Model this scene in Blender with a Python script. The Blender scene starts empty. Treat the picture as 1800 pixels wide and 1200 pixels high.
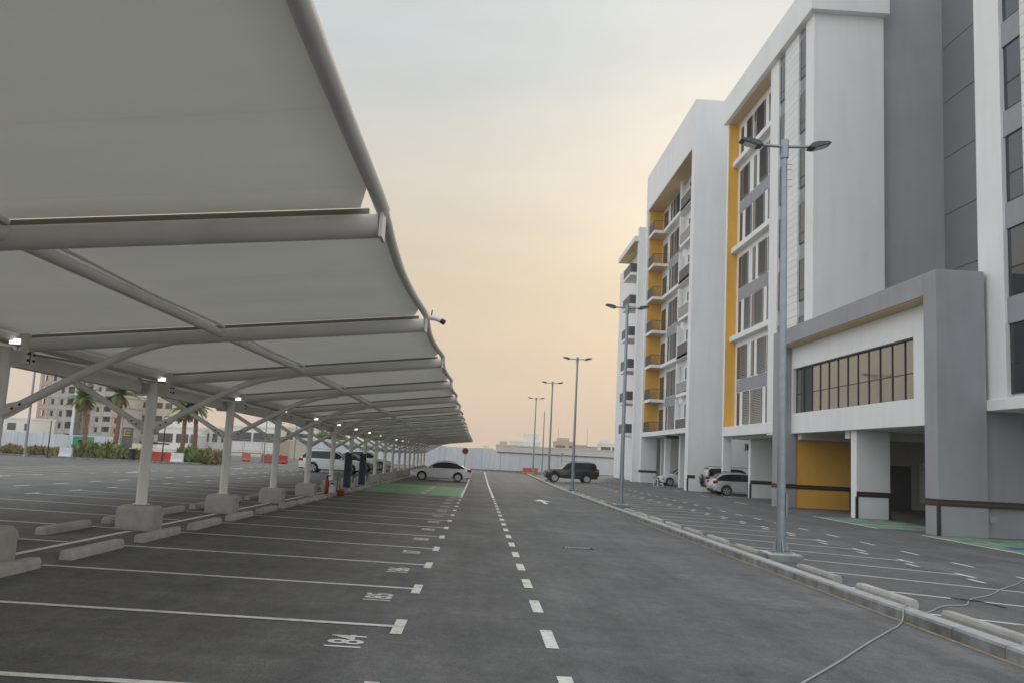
import bpy, math, random
from mathutils import Vector, Matrix
random.seed(7)
R = math.radians
S = bpy.context.scene
COL = S.collection

# ------------------------------------------------------------------ camera
F_PX, CAM_H = 1517.34, 1.65
PITCH, ROLL, YAW = .12954, .05137, .03128
_fw = Vector((math.sin(YAW)*math.cos(PITCH), math.cos(YAW)*math.cos(PITCH), math.sin(PITCH)))
_r0 = Vector((math.cos(YAW), -math.sin(YAW), 0)); _u0 = _r0.cross(_fw)
_ri = math.cos(ROLL)*_r0 + math.sin(ROLL)*_u0
_up = -math.sin(ROLL)*_r0 + math.cos(ROLL)*_u0
CP = Vector((0, 0, CAM_H))
cam = bpy.data.cameras.new('camera'); cam.sensor_width = 36.0; cam.lens = F_PX/1800*36
cam.clip_start = .05; cam.clip_end = 4000
co = bpy.data.objects.new('camera', cam); COL.objects.link(co)
co.matrix_world = Matrix(((_ri.x, _up.x, -_fw.x, 0), (_ri.y, _up.y, -_fw.y, 0), (_ri.z, _up.z, -_fw.z, CAM_H), (0, 0, 0, 1)))
S.camera = co

# ------------------------------------------------------------------ light
SUN_AZ, SUN_EL = R(17), R(20)
sdir = Vector((math.sin(SUN_AZ)*math.cos(SUN_EL), math.cos(SUN_AZ)*math.cos(SUN_EL), math.sin(SUN_EL)))
W = bpy.data.worlds.new('World'); S.world = W; W.use_nodes = True
nt = W.node_tree; nt.nodes.clear(); N = nt.nodes.new; LK = nt.links.new
out = N('ShaderNodeOutputWorld')
sky = N('ShaderNodeTexSky'); sky.sky_type = 'NISHITA'; sky.sun_disc = False
sky.sun_elevation = SUN_EL; sky.sun_rotation = SUN_AZ; sky.dust_density = 6; sky.air_density = 1.2; sky.ozone_density = 1
b1 = N('ShaderNodeBackground'); b1.inputs[1].default_value = .05
veil = N('ShaderNodeVectorMath'); veil.operation = 'SCALE'; LK(sky.outputs[0], veil.inputs[0]); veil.inputs['Scale'].default_value = .085   # dust veil in front of the clear sky
LK(veil.outputs[0], b1.inputs[0])
tc = N('ShaderNodeTexCoord'); sp = N('ShaderNodeSeparateXYZ'); LK(tc.outputs['Generated'], sp.inputs[0])
def ramp(stops):
    r = N('ShaderNodeValToRGB'); e = r.color_ramp.elements
    while len(e) < len(stops): e.new(.5)
    for el, (p, c) in zip(e, stops): el.position = p; el.color = (*c, 1)
    return r
# dusty evening haze: warm side towards the sun, cool side away from it, both by elevation
rw = ramp([(0, (.68, .53, .415)), (.06, (.65, .515, .395)), (.13, (.635, .52, .385)), (.20, (.60, .515, .385)), (.31, (.565, .535, .47)), (.43, (.47, .515, .525)), (.75, (.64, .69, .72)), (1, (.76, .82, .87))])
rc = ramp([(0, (.92, .93, .95)), (.15, (1.05, 1.07, 1.10)), (.4, (1.12, 1.16, 1.20)), (.75, (.96, 1.02, 1.06)), (1, (.76, .82, .87))])
LK(sp.outputs[2], rw.inputs[0]); LK(sp.outputs[2], rc.inputs[0])
dt = N('ShaderNodeVectorMath'); dt.operation = 'DOT_PRODUCT'; LK(tc.outputs['Generated'], dt.inputs[0]); dt.inputs[1].default_value = (math.sin(SUN_AZ), math.cos(SUN_AZ), 0)
mr = N('ShaderNodeMapRange'); mr.interpolation_type = 'SMOOTHSTEP'; LK(dt.outputs['Value'], mr.inputs[0]); mr.inputs[1].default_value = -.35; mr.inputs[2].default_value = 1.0
mx = N('ShaderNodeMix'); mx.data_type = 'RGBA'; LK(mr.outputs[0], mx.inputs[0]); LK(rc.outputs[0], mx.inputs[6]); LK(rw.outputs[0], mx.inputs[7])
# faint glow round the veiled sun and thin high cloud streaks
d2 = N('ShaderNodeVectorMath'); d2.operation = 'DOT_PRODUCT'; LK(tc.outputs['Generated'], d2.inputs[0]); d2.inputs[1].default_value = sdir
g1 = N('ShaderNodeMath'); g1.operation = 'MAXIMUM'; LK(d2.outputs['Value'], g1.inputs[0]); g1.inputs[1].default_value = 0
g2 = N('ShaderNodeMath'); g2.operation = 'POWER'; LK(g1.outputs[0], g2.inputs[0]); g2.inputs[1].default_value = 26
mp = N('ShaderNodeMapping'); LK(tc.outputs['Generated'], mp.inputs[0]); mp.inputs['Scale'].default_value = (2.2, 2.2, 11)
nz = N('ShaderNodeTexNoise'); LK(mp.outputs[0], nz.inputs[0]); nz.inputs['Scale'].default_value = 1.7; nz.inputs['Detail'].default_value = 5; nz.inputs['Roughness'].default_value = .55
mc = N('ShaderNodeMapRange'); LK(nz.outputs[0], mc.inputs[0]); mc.inputs[1].default_value = .35; mc.inputs[2].default_value = .75; mc.inputs[3].default_value = .965; mc.inputs[4].default_value = 1.05
gm = N('ShaderNodeMath'); gm.operation = 'MULTIPLY_ADD'; LK(g2.outputs[0], gm.inputs[0]); gm.inputs[1].default_value = .06; LK(mc.outputs[0], gm.inputs[2])
b2 = N('ShaderNodeBackground'); LK(mx.outputs[2], b2.inputs[0]); LK(gm.outputs[0], b2.inputs[1])
ad = N('ShaderNodeAddShader'); LK(b1.outputs[0], ad.inputs[0]); LK(b2.outputs[0], ad.inputs[1]); LK(ad.outputs[0], out.inputs[0])
sl = bpy.data.lights.new('sun', 'SUN'); sl.energy = .8; sl.angle = R(12); sl.color = (1, .84, .66)
so = bpy.data.objects.new('sun', sl); COL.objects.link(so); so.rotation_euler = (-sdir).to_track_quat('-Z', 'Y').to_euler()
try:
    S.cycles.max_bounces = 6; S.cycles.diffuse_bounces = 4; S.cycles.glossy_bounces = 3; S.cycles.transmission_bounces = 3; S.cycles.volume_bounces = 0; S.cycles.transparent_max_bounces = 4; S.cycles.caustics_reflective = False; S.cycles.caustics_refractive = False
except Exception: pass
S.view_settings.view_transform = 'Standard'; S.view_settings.look = 'None'; S.view_settings.exposure = .10; S.view_settings.gamma = 1

# ------------------------------------------------------------------ geometry of the site
def g(x, y):
    z7 = lambda xx: -.0093*min(max(y, -4), 62) - .0168*min(max(xx, -13), 7)
    if x <= 7: return z7(x)
    t = min((x-7)/8, 1)
    return z7(7)*(1-t) - .42*t
def ray(px, py): return _fw + _ri*((px-900)/F_PX) - _up*((py-600)/F_PX)
def at(px, py, Y):                      # the point seen at a pixel, at a known distance along the road
    d = ray(px, py); return CP + d*(Y/d.y)

# ------------------------------------------------------------------ materials
def mat(name, col, rough=.6, var=.08, scale=2.0, bump=0, bscale=60, metal=0, spec=.5, coat=0, emit=None, estr=0, rnd=0, dirt=0, alpha=None, stretch=None):
    m = bpy.data.materials.new(name); m.use_nodes = True; t = m.node_tree; n = t.nodes; l = t.links
    p = n['Principled BSDF']; p.inputs['Roughness'].default_value = rough; p.inputs['Metallic'].default_value = metal
    p.inputs['Specular IOR Level'].default_value = spec
    if coat: p.inputs['Coat Weight'].default_value = coat; p.inputs['Coat Roughness'].default_value = .06
    if emit: p.inputs['Emission Color'].default_value = (*emit, 1); p.inputs['Emission Strength'].default_value = estr
    geo = n.new('ShaderNodeNewGeometry'); vec = geo.outputs['Position']
    if stretch:
        mpn = n.new('ShaderNodeMapping'); l.new(vec, mpn.inputs[0]); mpn.inputs['Scale'].default_value = stretch; vec = mpn.outputs[0]
    a = n.new('ShaderNodeTexNoise'); l.new(vec, a.inputs[0]); a.inputs['Scale'].default_value = scale; a.inputs['Detail'].default_value = 6; a.inputs['Roughness'].default_value = .6
    r = n.new('ShaderNodeMapRange'); l.new(a.outputs[0], r.inputs[0]); r.inputs[1].default_value = .3; r.inputs[2].default_value = .7
    r.inputs[3].default_value = 1-var; r.inputs[4].default_value = 1+var
    v = r.outputs[0]
    if rnd:
        oi = n.new('ShaderNodeObjectInfo'); rr = n.new('ShaderNodeMapRange'); l.new(oi.outputs['Random'], rr.inputs[0]); rr.inputs[3].default_value = 1-rnd; rr.inputs[4].default_value = 1+rnd
        mm = n.new('ShaderNodeMath'); mm.operation = 'MULTIPLY'; l.new(v, mm.inputs[0]); l.new(rr.outputs[0], mm.inputs[1]); v = mm.outputs[0]
    if dirt:
        b = n.new('ShaderNodeTexNoise'); mpd = n.new('ShaderNodeMapping'); l.new(geo.outputs['Position'], mpd.inputs[0]); mpd.inputs['Scale'].default_value = (1.3, 1.3, .12)
        l.new(mpd.outputs[0], b.inputs[0]); b.inputs['Scale'].default_value = 1.6; b.inputs['Detail'].default_value = 5
        rd = n.new('ShaderNodeMapRange'); l.new(b.outputs[0], rd.inputs[0]); rd.inputs[1].default_value = .45; rd.inputs[2].default_value = .8; rd.inputs[3].default_value = 1; rd.inputs[4].default_value = 1-dirt
        mm = n.new('ShaderNodeMath'); mm.operation = 'MULTIPLY'; l.new(v, mm.inputs[0]); l.new(rd.outputs[0], mm.inputs[1]); v = mm.outputs[0]
    sc = n.new('ShaderNodeVectorMath'); sc.operation = 'SCALE'; sc.inputs[0].default_value = col; l.new(v, sc.inputs['Scale'])
    l.new(sc.outputs[0], p.inputs['Base Color'])
    if bump:
        c = n.new('ShaderNodeTexNoise'); l.new(geo.outputs['Position'], c.inputs[0]); c.inputs['Scale'].default_value = bscale; c.inputs['Detail'].default_value = 3
        bn = n.new('ShaderNodeBump'); bn.inputs['Strength'].default_value = bump; bn.inputs['Distance'].default_value = .01; l.new(c.outputs[0], bn.inputs['Height']); l.new(bn.outputs[0], p.inputs['Normal'])
    return m
M = {}
def asphalt(name, base, tint):
    m = bpy.data.materials.new(name); m.use_nodes = True; t = m.node_tree; n = t.nodes; l = t.links; p = n['Principled BSDF']
    geo = n.new('ShaderNodeNewGeometry')
    def noise(scale, lo, hi, a, b, det=5, mapscale=None):
        x = n.new('ShaderNodeTexNoise'); v = geo.outputs['Position']
        if mapscale:
            q = n.new('ShaderNodeMapping'); l.new(v, q.inputs[0]); q.inputs['Scale'].default_value = mapscale; v = q.outputs[0]
        l.new(v, x.inputs[0]); x.inputs['Scale'].default_value = scale; x.inputs['Detail'].default_value = det; x.inputs['Roughness'].default_value = .62
        r = n.new('ShaderNodeMapRange'); l.new(x.outputs[0], r.inputs[0]); r.inputs[1].default_value = lo; r.inputs[2].default_value = hi; r.inputs[3].default_value = a; r.inputs[4].default_value = b
        return r.outputs[0]
    def mul(a, b):
        q = n.new('ShaderNodeMath'); q.operation = 'MULTIPLY'; l.new(a, q.inputs[0]); l.new(b, q.inputs[1]); return q.outputs[0]
    v = mul(noise(.25, .3, .7, .80, 1.20), noise(1.0, .3, .7, .88, 1.12, 6, (1.6, .35, 1)))   # lorry-laid lanes, long along the road
    v = mul(v, noise(1.0, .55, .75, 1, .72, 6, (.9, 1.1, 1)))                                     # tyre and oil stains
    v = mul(v, noise(.6, .57, .76, 1, 1.38, 7, (.35, 1.6, 1)))                                    # dusty scuffs across
    v = mul(v, noise(1.0, .35, .65, .90, 1.10, 4, (1.35, .025, 1)))                                  # wheel paths along the lanes
    v = mul(v, noise(1.0, .70, .76, 1, .62, 3, (2.1, 2.1, 1)))                                    # oil drips
    v = mul(v, noise(70, .25, .75, .60, 1.42, 2)); v = mul(v, noise(26, .3, .7, .86, 1.14, 3))                                                 # stone grain
    v = mul(v, noise(7, .3, .7, .84, 1.16, 5, (1, .55, 1)))
    sc = n.new('ShaderNodeVectorMath'); sc.operation = 'SCALE'; sc.inputs[0].default_value = tuple(base*c for c in tint); l.new(v, sc.inputs['Scale']); l.new(sc.outputs[0], p.inputs['Base Color'])
    p.inputs['Specular IOR Level'].default_value = .35
    l.new(noise(1.2, .3, .7, .62, .86), p.inputs['Roughness'])
    c = n.new('ShaderNodeTexVoronoi'); l.new(geo.outputs['Position'], c.inputs[0]); c.inputs['Scale'].default_value = 75
    bn = n.new('ShaderNodeBump'); bn.inputs['Strength'].default_value = .35; bn.inputs['Distance'].default_value = .008; l.new(c.outputs[0], bn.inputs['Height']); l.new(bn.outputs[0], p.inputs['Normal'])
    return m
M['asphalt'] = asphalt('asphalt', .138, (1, .985, .985))
M['sand'] = mat('sand', (.42, .35, .27), .95, .2, .3, .3, 20)
M['paint'] = mat('road_paint', (.82, .80, .72), .7, .16, 14, .2, 80, dirt=0)
_t = M['paint'].node_tree; _p = _t.nodes['Principled BSDF']; _src = _p.inputs['Base Color'].links[0].from_socket; _g = _t.nodes.new('ShaderNodeNewGeometry')       # chipped and tyre-scuffed paint
_a = _t.nodes.new('ShaderNodeTexNoise'); _t.links.new(_g.outputs['Position'], _a.inputs[0]); _a.inputs['Scale'].default_value = 5; _a.inputs['Detail'].default_value = 9; _a.inputs['Roughness'].default_value = .75
_m = _t.nodes.new('ShaderNodeMapRange'); _t.links.new(_a.outputs[0], _m.inputs[0]); _m.inputs[1].default_value = .54; _m.inputs[2].default_value = .68; _m.inputs[4].default_value = .75
_x = _t.nodes.new('ShaderNodeMix'); _x.data_type = 'RGBA'; _t.links.new(_m.outputs[0], _x.inputs[0]); _t.links.new(_src, _x.inputs[6]); _x.inputs[7].default_value = (.17, .168, .165, 1); _t.links.new(_x.outputs[2], _p.inputs['Base Color'])
M['green'] = mat('green_paint', (.20, .40, .235), .75, .28, 3, .2, 60)
M['greenf'] = mat('faded_green_paint', (.20, .31, .215), .8, .45, 1.6, .2, 60)
M['blue'] = mat('blue_paint', (.06, .16, .34), .75, .2, 6)
M['concrete'] = mat('concrete', (.43, .41, .375), .9, .14, 5, .3, 40, rnd=.08)
M['stopc'] = mat('precast_concrete', (.45, .43, .39), .9, .2, 5, .4, 45, rnd=.14)
M['kerbc'] = mat('kerb_concrete', (.40, .405, .40), .88, .16, 4, .3, 45, rnd=.08)
M['white'] = mat('white_render', (.835, .84, .84), .85, .035, .35, .12, 90, dirt=.07)
M['clad'] = mat('white_cladding', (.78, .79, .79), .7, .03, 1.5, rnd=.03)
M['grey'] = mat('grey_render', (.335, .335, .36), .85, .07, .5, .12, 90, dirt=.12)
M['dgrey'] = mat('dark_grey_panel', (.235, .235, .255), .75, .05, .8, rnd=.05)
M['lgrey'] = mat('core_grey', (.42, .425, .45), .85, .05, .6, .1, 90, dirt=.06)
M['yellow'] = mat('ochre_render', (.81, .45, .085), .8, .05, .8, .1, 90, dirt=.10)
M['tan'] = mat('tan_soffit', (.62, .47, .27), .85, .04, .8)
M['interior'] = mat('undercroft_render', (.66, .66, .63), .85, .05, 1, dirt=.08)
M['band'] = mat('dark_bumper', (.035, .026, .022), .6, .1, 8)
M['bandline'] = mat('bumper_line', (.14, .075, .04), .6, .1, 8)
M['glass'] = mat('tinted_glass', (.016, .018, .022), .06, .05, .5, spec=.45)
M['rglass'] = mat('bronze_reflective_glass', (.28, .285, .275), .06, .02, .5, metal=.9)
M['bglass'] = mat('blue_grey_glass', (.13, .14, .16), .05, .03, .5, metal=.85)
M['dglass'] = mat('dark_window_glass', (.028, .032, .04), .06, .05, .5, spec=.8)
M['frame'] = mat('dark_aluminium', (.05, .052, .058), .45, .05, 5, metal=.3)
M['louvre'] = mat('grey_louvre', (.34, .33, .31), .6, .05, 5, rnd=.06)
M['rail'] = mat('balcony_railing', (.085, .085, .095), .5, .05, 4, metal=.2)
M['steel'] = mat('painted_steel', (.76, .735, .68), .5, .06, 2, rnd=.03, dirt=.10)
M['column_lit'] = mat('column_steel_lit', (.84, .82, .765), .5, .05, 2, rnd=.03, dirt=.10)  # steel paint lightened to put the skylight on the columns into the colour
M['dred'] = mat('dark_red_enamel', (.30, .03, .025), .4, .08, 4)
M['gap_shade'] = mat('keder_gap_shade', (.22, .19, .155), .7, .08, 3)  # rail coloured dark to paint the shade in the gap under the fabric
M['fabric'] = mat('shade_fabric', (.81, .795, .75), .75, .025, .35, .05, 150)
_t = M['fabric'].node_tree; _p = _t.nodes['Principled BSDF']; _tr = _t.nodes.new('ShaderNodeBsdfTranslucent'); _tr.inputs[0].default_value = (.78, .785, .76, 1)   # thin PVC lets some daylight through
_g = _t.nodes.new('ShaderNodeNewGeometry'); _sx = _t.nodes.new('ShaderNodeSeparateXYZ'); _t.links.new(_g.outputs['Position'], _sx.inputs[0])
def _math(op, a, b=None, c=None):
    n_ = _t.nodes.new('ShaderNodeMath'); n_.operation = op
    for i_, v_ in enumerate((a, b, c)):
        if v_ is None: continue
        if isinstance(v_, (int, float)): n_.inputs[i_].default_value = v_
        else: _t.links.new(v_, n_.inputs[i_])
    return n_.outputs[0]
_fr = _math('FRACT', _math('MULTIPLY_ADD', _sx.outputs[1], 1/1.28, -.0727+.25))          # welded seams, four strips to a bay
_seam = _math('LESS_THAN', _math('ABSOLUTE', _math('SUBTRACT', _fr, .5)), .014)
_n1 = _t.nodes.new('ShaderNodeTexNoise'); _m1 = _t.nodes.new('ShaderNodeMapping'); _t.links.new(_g.outputs['Position'], _m1.inputs[0]); _m1.inputs['Scale'].default_value = (.35, 1.4, 1); _t.links.new(_m1.outputs[0], _n1.inputs[0]); _n1.inputs['Scale'].default_value = 1.1; _n1.inputs['Detail'].default_value = 6
_st = _t.nodes.new('ShaderNodeMapRange'); _t.links.new(_n1.outputs[0], _st.inputs[0]); _st.inputs[1].default_value = .32; _st.inputs[2].default_value = .72; _st.inputs[3].default_value = 1.02; _st.inputs[4].default_value = .97
_k = _math('MULTIPLY', _st.outputs[0], _math('MULTIPLY_ADD', _seam, -.035, 1))
for _so, _dst in ((_p.inputs['Base Color'].links[0].from_socket, _p.inputs['Base Color']), (None, _tr.inputs[0])):
    _v = _t.nodes.new('ShaderNodeVectorMath'); _v.operation = 'SCALE'; _t.links.new(_k, _v.inputs['Scale'])
    if _so: _t.links.new(_so, _v.inputs[0])
    else: _v.inputs[0].default_value = (.80, .785, .74)
    _t.links.new(_v.outputs[0], _dst)
_mx = _t.nodes.new('ShaderNodeMixShader'); _mx.inputs[0].default_value = .46; _t.links.new(_p.outputs[0], _mx.inputs[1]); _t.links.new(_tr.outputs[0], _mx.inputs[2]); _t.links.new(_mx.outputs[0], _t.nodes['Material Output'].inputs[0])
M['galv'] = mat('galvanised_steel', (.30, .34, .37), .42, .10, 6, metal=.65)
M['lampgrey'] = mat('lamp_housing', (.075, .085, .095), .5, .05, 4)
M['lens'] = mat('lamp_lens', (.8, .8, .8), .2, .02, 3, emit=(1, .98, .93), estr=1.6)
M['black'] = mat('black_plastic', (.018, .018, .02), .5, .1, 6)
M['hoard'] = mat('white_hoarding', (.66, .69, .72), .5, .04, .7, rnd=.035, dirt=.12)
M['cream'] = mat('cream_wall', (.60, .53, .42), .85, .06, .4, dirt=.1)
M['creamc'] = mat('pale_wall', (.70, .66, .58), .85, .05, .4, dirt=.08)
M['villa'] = mat('villa_white', (.74, .73, .70), .85, .04, .4, rnd=.05)
M['villat'] = mat('villa_tan', (.50, .40, .30), .85, .06, .4)
M['rawconc'] = mat('raw_concrete', (.42, .405, .38), .9, .12, .7)
M['block'] = mat('infill_block', (.50, .32, .27), .9, .12, .9)
M['purple'] = mat('scaffold_net', (.24, .11, .12), .9, .15, 1)
M['void'] = mat('dark_opening', (.05, .045, .045), .9, .1, 1)
M['red'] = mat('red_plastic', (.45, .05, .035), .5, .1, 3, rnd=.05)
M['orange'] = mat('orange_plastic', (.62, .13, .045), .5, .1, 3)
M['wplastic'] = mat('white_plastic', (.68, .68, .66), .5, .08, 3)
M['signred'] = mat('sign_red', (.42, .07, .06), .45, .05, 4)
M['gsite'] = mat('green_sheet', (.03, .30, .16), .6, .08, 3)
M['totem'] = mat('totem_grey', (.13, .13, .135), .5, .05, 3)
M['tyellow'] = mat('totem_yellow', (.55, .40, .03), .5, .05, 3)
M['trunk'] = mat('palm_trunk', (.26, .16, .10), .95, .3, 9, .6, 25)
M['frond'] = mat('palm_frond', (.10, .165, .045), .6, .3, 3, rnd=.1)
M['dryfrond'] = mat('dry_frond', (.20, .155, .05), .8, .25, 3)
M['shrub'] = mat('shrub_leaf', (.20, .25, .09), .7, .45, 2.2)
M['shruby'] = mat('dry_shrub_leaf', (.27, .23, .10), .8, .35, 2.2)
M['cable'] = mat('grey_cable', (.36, .36, .35), .6, .1, 6)
M['cwhite'] = mat('white_car_paint', (.72, .73, .74), .28, .01, 1, coat=.7)
M['csilver'] = mat('silver_car_paint', (.50, .53, .56), .3, .01, 1, metal=.35, coat=.7)
M['cblack'] = mat('black_car_paint', (.012, .012, .016), .22, .01, 1, coat=.8)
M['cgrey'] = mat('grey_car_paint', (.13, .135, .145), .3, .01, 1, metal=.3, coat=.7)
M['tyre'] = mat('tyre_rubber', (.02, .02, .021), .85, .1, 10)
M['rim'] = mat('alloy_rim', (.42, .43, .45), .35, .05, 8, metal=.7)
M['tail'] = mat('tail_lamp', (.35, .015, .02), .2, .05, 8)
M['head'] = mat('head_lamp', (.55, .57, .60), .12, .05, 8)
M['navy'] = mat('charger_navy', (.022, .030, .055), .4, .05, 4)

# ------------------------------------------------------------------ helpers
ORG = {}
class MB:
    def __init__(s): s.v = []; s.f = []
    def add(s, vs, fs):
        o = len(s.v); s.v += [tuple(p) for p in vs]; s.f += [tuple(i+o for i in f) for f in fs]; return s
    def box(s, x0, x1, y0, y1, z0, z1):
        return s.add([(x0, y0, z0), (x1, y0, z0), (x1, y1, z0), (x0, y1, z0), (x0, y0, z1), (x1, y0, z1), (x1, y1, z1), (x0, y1, z1)],
                     [(0, 3, 2, 1), (4, 5, 6, 7), (0, 1, 5, 4), (1, 2, 6, 5), (2, 3, 7, 6), (3, 0, 4, 7)])
    def tube(s, pts, r, n=10, cap=True):
        pts = [Vector(p) for p in pts]; rs = r if isinstance(r, (list, tuple)) else [r]*len(pts); rings = []
        for i, p in enumerate(pts):
            d = (pts[min(i+1, len(pts)-1)] - pts[max(i-1, 0)]).normalized()
            u = d.cross(Vector((0, 0, 1)) if abs(d.z) < .95 else Vector((0, 1, 0))).normalized(); w = u.cross(d)
            rings.append([p + (u*math.cos(2*math.pi*k/n) + w*math.sin(2*math.pi*k/n))*rs[i] for k in range(n)])
        vs = [q for rg in rings for q in rg]; fs = []
        for i in range(len(pts)-1):
            for k in range(n): fs.append((i*n+k, i*n+(k+1) % n, (i+1)*n+(k+1) % n, (i+1)*n+k))
        if cap: fs.append(tuple(range(n))[::-1]); fs.append(tuple((len(pts)-1)*n+k for k in range(n)))
        return s.add(vs, fs)
    def lathe(s, prof, n=16, c=(0, 0, 0), axis='z'):
        vs = []; fs = []
        for (r, h) in prof:
            for k in range(n):
                a = 2*math.pi*k/n; p = (r*math.cos(a), r*math.sin(a), h)
                if axis == 'y': p = (p[0], p[2], p[1])
                if axis == 'x': p = (p[2], p[0], p[1])
                vs.append((p[0]+c[0], p[1]+c[1], p[2]+c[2]))
        for i in range(len(prof)-1):
            for k in range(n): fs.append((i*n+k, i*n+(k+1) % n, (i+1)*n+(k+1) % n, (i+1)*n+k))
        fs.append(tuple(range(n))[::-1]); fs.append(tuple((len(prof)-1)*n+k for k in range(n)))
        return s.add(vs, fs)
    def prism(s, poly, a, b, axis='y'):          # polygon extruded along an axis
        n = len(poly); mk = {'y': lambda p, t: (p[0], t, p[1]), 'x': lambda p, t: (t, p[0], p[1]), 'z': lambda p, t: (p[0], p[1], t)}[axis]
        return s.add([mk(p, a) for p in poly] + [mk(p, b) for p in poly], [tuple(range(n))[::-1], tuple(range(n, 2*n))] + [(i, (i+1) % n, (i+1) % n + n, i+n) for i in range(n)])
    def mesh(s, name, m, org=(0, 0, 0), smooth=False):
        me = bpy.data.meshes.new(name); o = Vector(org)
        me.from_pydata([tuple(Vector(p)-o) for p in s.v], [], s.f)
        me.materials.append(M[m] if isinstance(m, str) else m)
        import bmesh
        bm = bmesh.new(); bm.from_mesh(me); bmesh.ops.recalc_face_normals(bm, faces=bm.faces); bm.to_mesh(me); bm.free()
        if smooth:
            for p in me.polygons: p.use_smooth = True
            if smooth != 'all': me.set_sharp_from_angle(angle=R(38))
        me.update(); return me
    def build(s, name, m, parent=None, smooth=False, bevel=0, seg=2):
        org = ORG[parent.name_full] if parent else (0, 0, 0)
        o = bpy.data.objects.new(name, s.mesh(name, m, org, smooth)); COL.objects.link(o)
        if parent: o.parent = parent; ORG[o.name_full] = org
        if bevel:
            b = o.modifiers.new('bevel', 'BEVEL'); b.width = bevel; b.segments = seg; b.limit_method = 'ANGLE'; b.angle_limit = R(40)
        return o
def bx(*a): return MB().box(*a)
def tag(o, label=None, cat=None, group=None, kind=None):
    if label: o['label'] = label
    if cat: o['category'] = cat
    if group: o['group'] = group
    if kind: o['kind'] = kind
    return o
def thing(name, loc, label, cat, group=None, rz=0):
    o = bpy.data.objects.new(name, None); COL.objects.link(o); o.location = loc; o.rotation_euler.z = rz; o.empty_display_size = .2
    ORG[o.name_full] = Vector(loc); return tag(o, label, cat, group)
def solo(name, mb, m, label, cat, group=None, smooth=False, bevel=0, loc=None):
    """one-mesh thing with its origin at loc"""
    loc = Vector(loc) if loc is not None else Vector((0, 0, 0))
    o = bpy.data.objects.new(name, mb.mesh(name, m, loc, smooth)); COL.objects.link(o); o.location = loc
    if bevel:
        b = o.modifiers.new('bevel', 'BEVEL'); b.width = bevel; b.segments = 2; b.limit_method = 'ANGLE'; b.angle_limit = R(40)
    ORG[o.name_full] = loc
    return tag(o, label, cat, group)
def copy_tree(o, parent=None):
    c = o.copy(); COL.objects.link(c); c.parent = parent
    for ch in o.children: copy_tree(ch, c)
    return c
def place(proto, used, loc, rz, label, group=None):
    o = proto if not used else copy_tree(proto)
    o.location = loc; o.rotation_euler.z = rz; o['label'] = label
    if group: o['group'] = group
    return o
ORD = ['first', 'second', 'third', 'fourth', 'fifth', 'sixth', 'seventh', 'eighth', 'ninth', 'tenth', 'eleventh', 'twelfth', 'thirteenth', 'fourteenth', 'fifteenth', 'sixteenth', 'seventeenth', 'eighteenth', 'nineteenth', 'twentieth',
       'twenty-first', 'twenty-second', 'twenty-third', 'twenty-fourth', 'twenty-fifth', 'twenty-sixth', 'twenty-seventh', 'twenty-eighth', 'twenty-ninth', 'thirtieth', 'thirty-first', 'thirty-second', 'thirty-third', 'thirty-fourth', 'thirty-fifth', 'thirty-sixth', 'thirty-seventh', 'thirty-eighth', 'thirty-ninth', 'fortieth']

# ------------------------------------------------------------------ ground
def sheet(name, xs, ys, m, dz=0):
    b = MB(); nx = len(xs)
    b.add([(x, y, g(x, y)+dz) for y in ys for x in xs], [(j*nx+i, j*nx+i+1, (j+1)*nx+i+1, (j+1)*nx+i) for j in range(len(ys)-1) for i in range(nx-1)])
    return tag(b.build(name, m), kind='structure')
sheet('ground', [-1500, -300, -60, -13, 7, 8, 9, 10, 11, 12, 13, 14, 15, 60, 300, 1500], [-300, -4, 5, 10, 15, 20, 25, 30, 35, 40, 45, 50, 55, 62, 130, 300, 900, 2500], 'sand', -.06)
YS = [-30, -4, 5, 10, 15, 20, 25, 30, 35, 40, 45, 50, 55, 62, 80, 100, 117]
lot = sheet('parking_lot', [-60, -30, -13, -6, 0, 7, 8, 9, 10, 11, 12, 13, 14, 15, 20, 40, 70], YS, 'asphalt')
ORG[lot.name_full] = Vector((0, 0, 0))

DZ = .006
def mark(name, pts, m='paint', dz=DZ, parent=lot):
    return MB().add([(x, y, g(x, y)+dz) for x, y in pts], [tuple(range(len(pts)))]).build(name, m, parent)
def stripe(name, x0, x1, y0, y1, m='paint', dz=DZ, step=6):
    """flat painted rectangle that follows the ground"""
    n = max(1, int(max((x1-x0), (y1-y0))//step)); b = MB()
    if (x1-x0) > (y1-y0): P = [(x0+(x1-x0)*i/n, y0, y1) for i in range(n+1)]; vs = [q for x, a, c in P for q in ((x, a, g(x, a)+dz), (x, c, g(x, c)+dz))]
    else: P = [(y0+(y1-y0)*i/n, x0, x1) for i in range(n+1)]; vs = [q for y, a, c in P for q in ((a, y, g(a, y)+dz), (c, y, g(c, y)+dz))]
    b.add(vs, [(2*i, 2*i+1, 2*i+3, 2*i+2) for i in range(n)])
    return b.build(name, m, lot)
Y0, BAY = 8.733, 2.5
BAYS = [Y0 + BAY*i for i in range(-2, 36)]
# carport rows: one line across both rows, a T-mark at each end
for i, y in enumerate(BAYS):
    if 39.5 < y < 52: continue
    stripe('bay_line', -5.35, -.72, y-.05, y+.05)
    stripe('bay_mark', -.74, -.63, y-.37, y+.37)
for i, y in enumerate(BAYS):
    stripe('bay_line', -11.72, -6.2, y-.05, y+.05)
    stripe('bay_mark', -11.83, -11.72, y-.37, y+.37)
    stripe('aisle_dash', -13.75, -13.64, y+.2, y+1.15)
for k in range(20):                        # the long line between the rows, broken at the footings
    a = 11.17+5.12*(k-2)
    stripe('row_line', -6.17, -6.05, a+.42, a+4.7)
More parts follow.
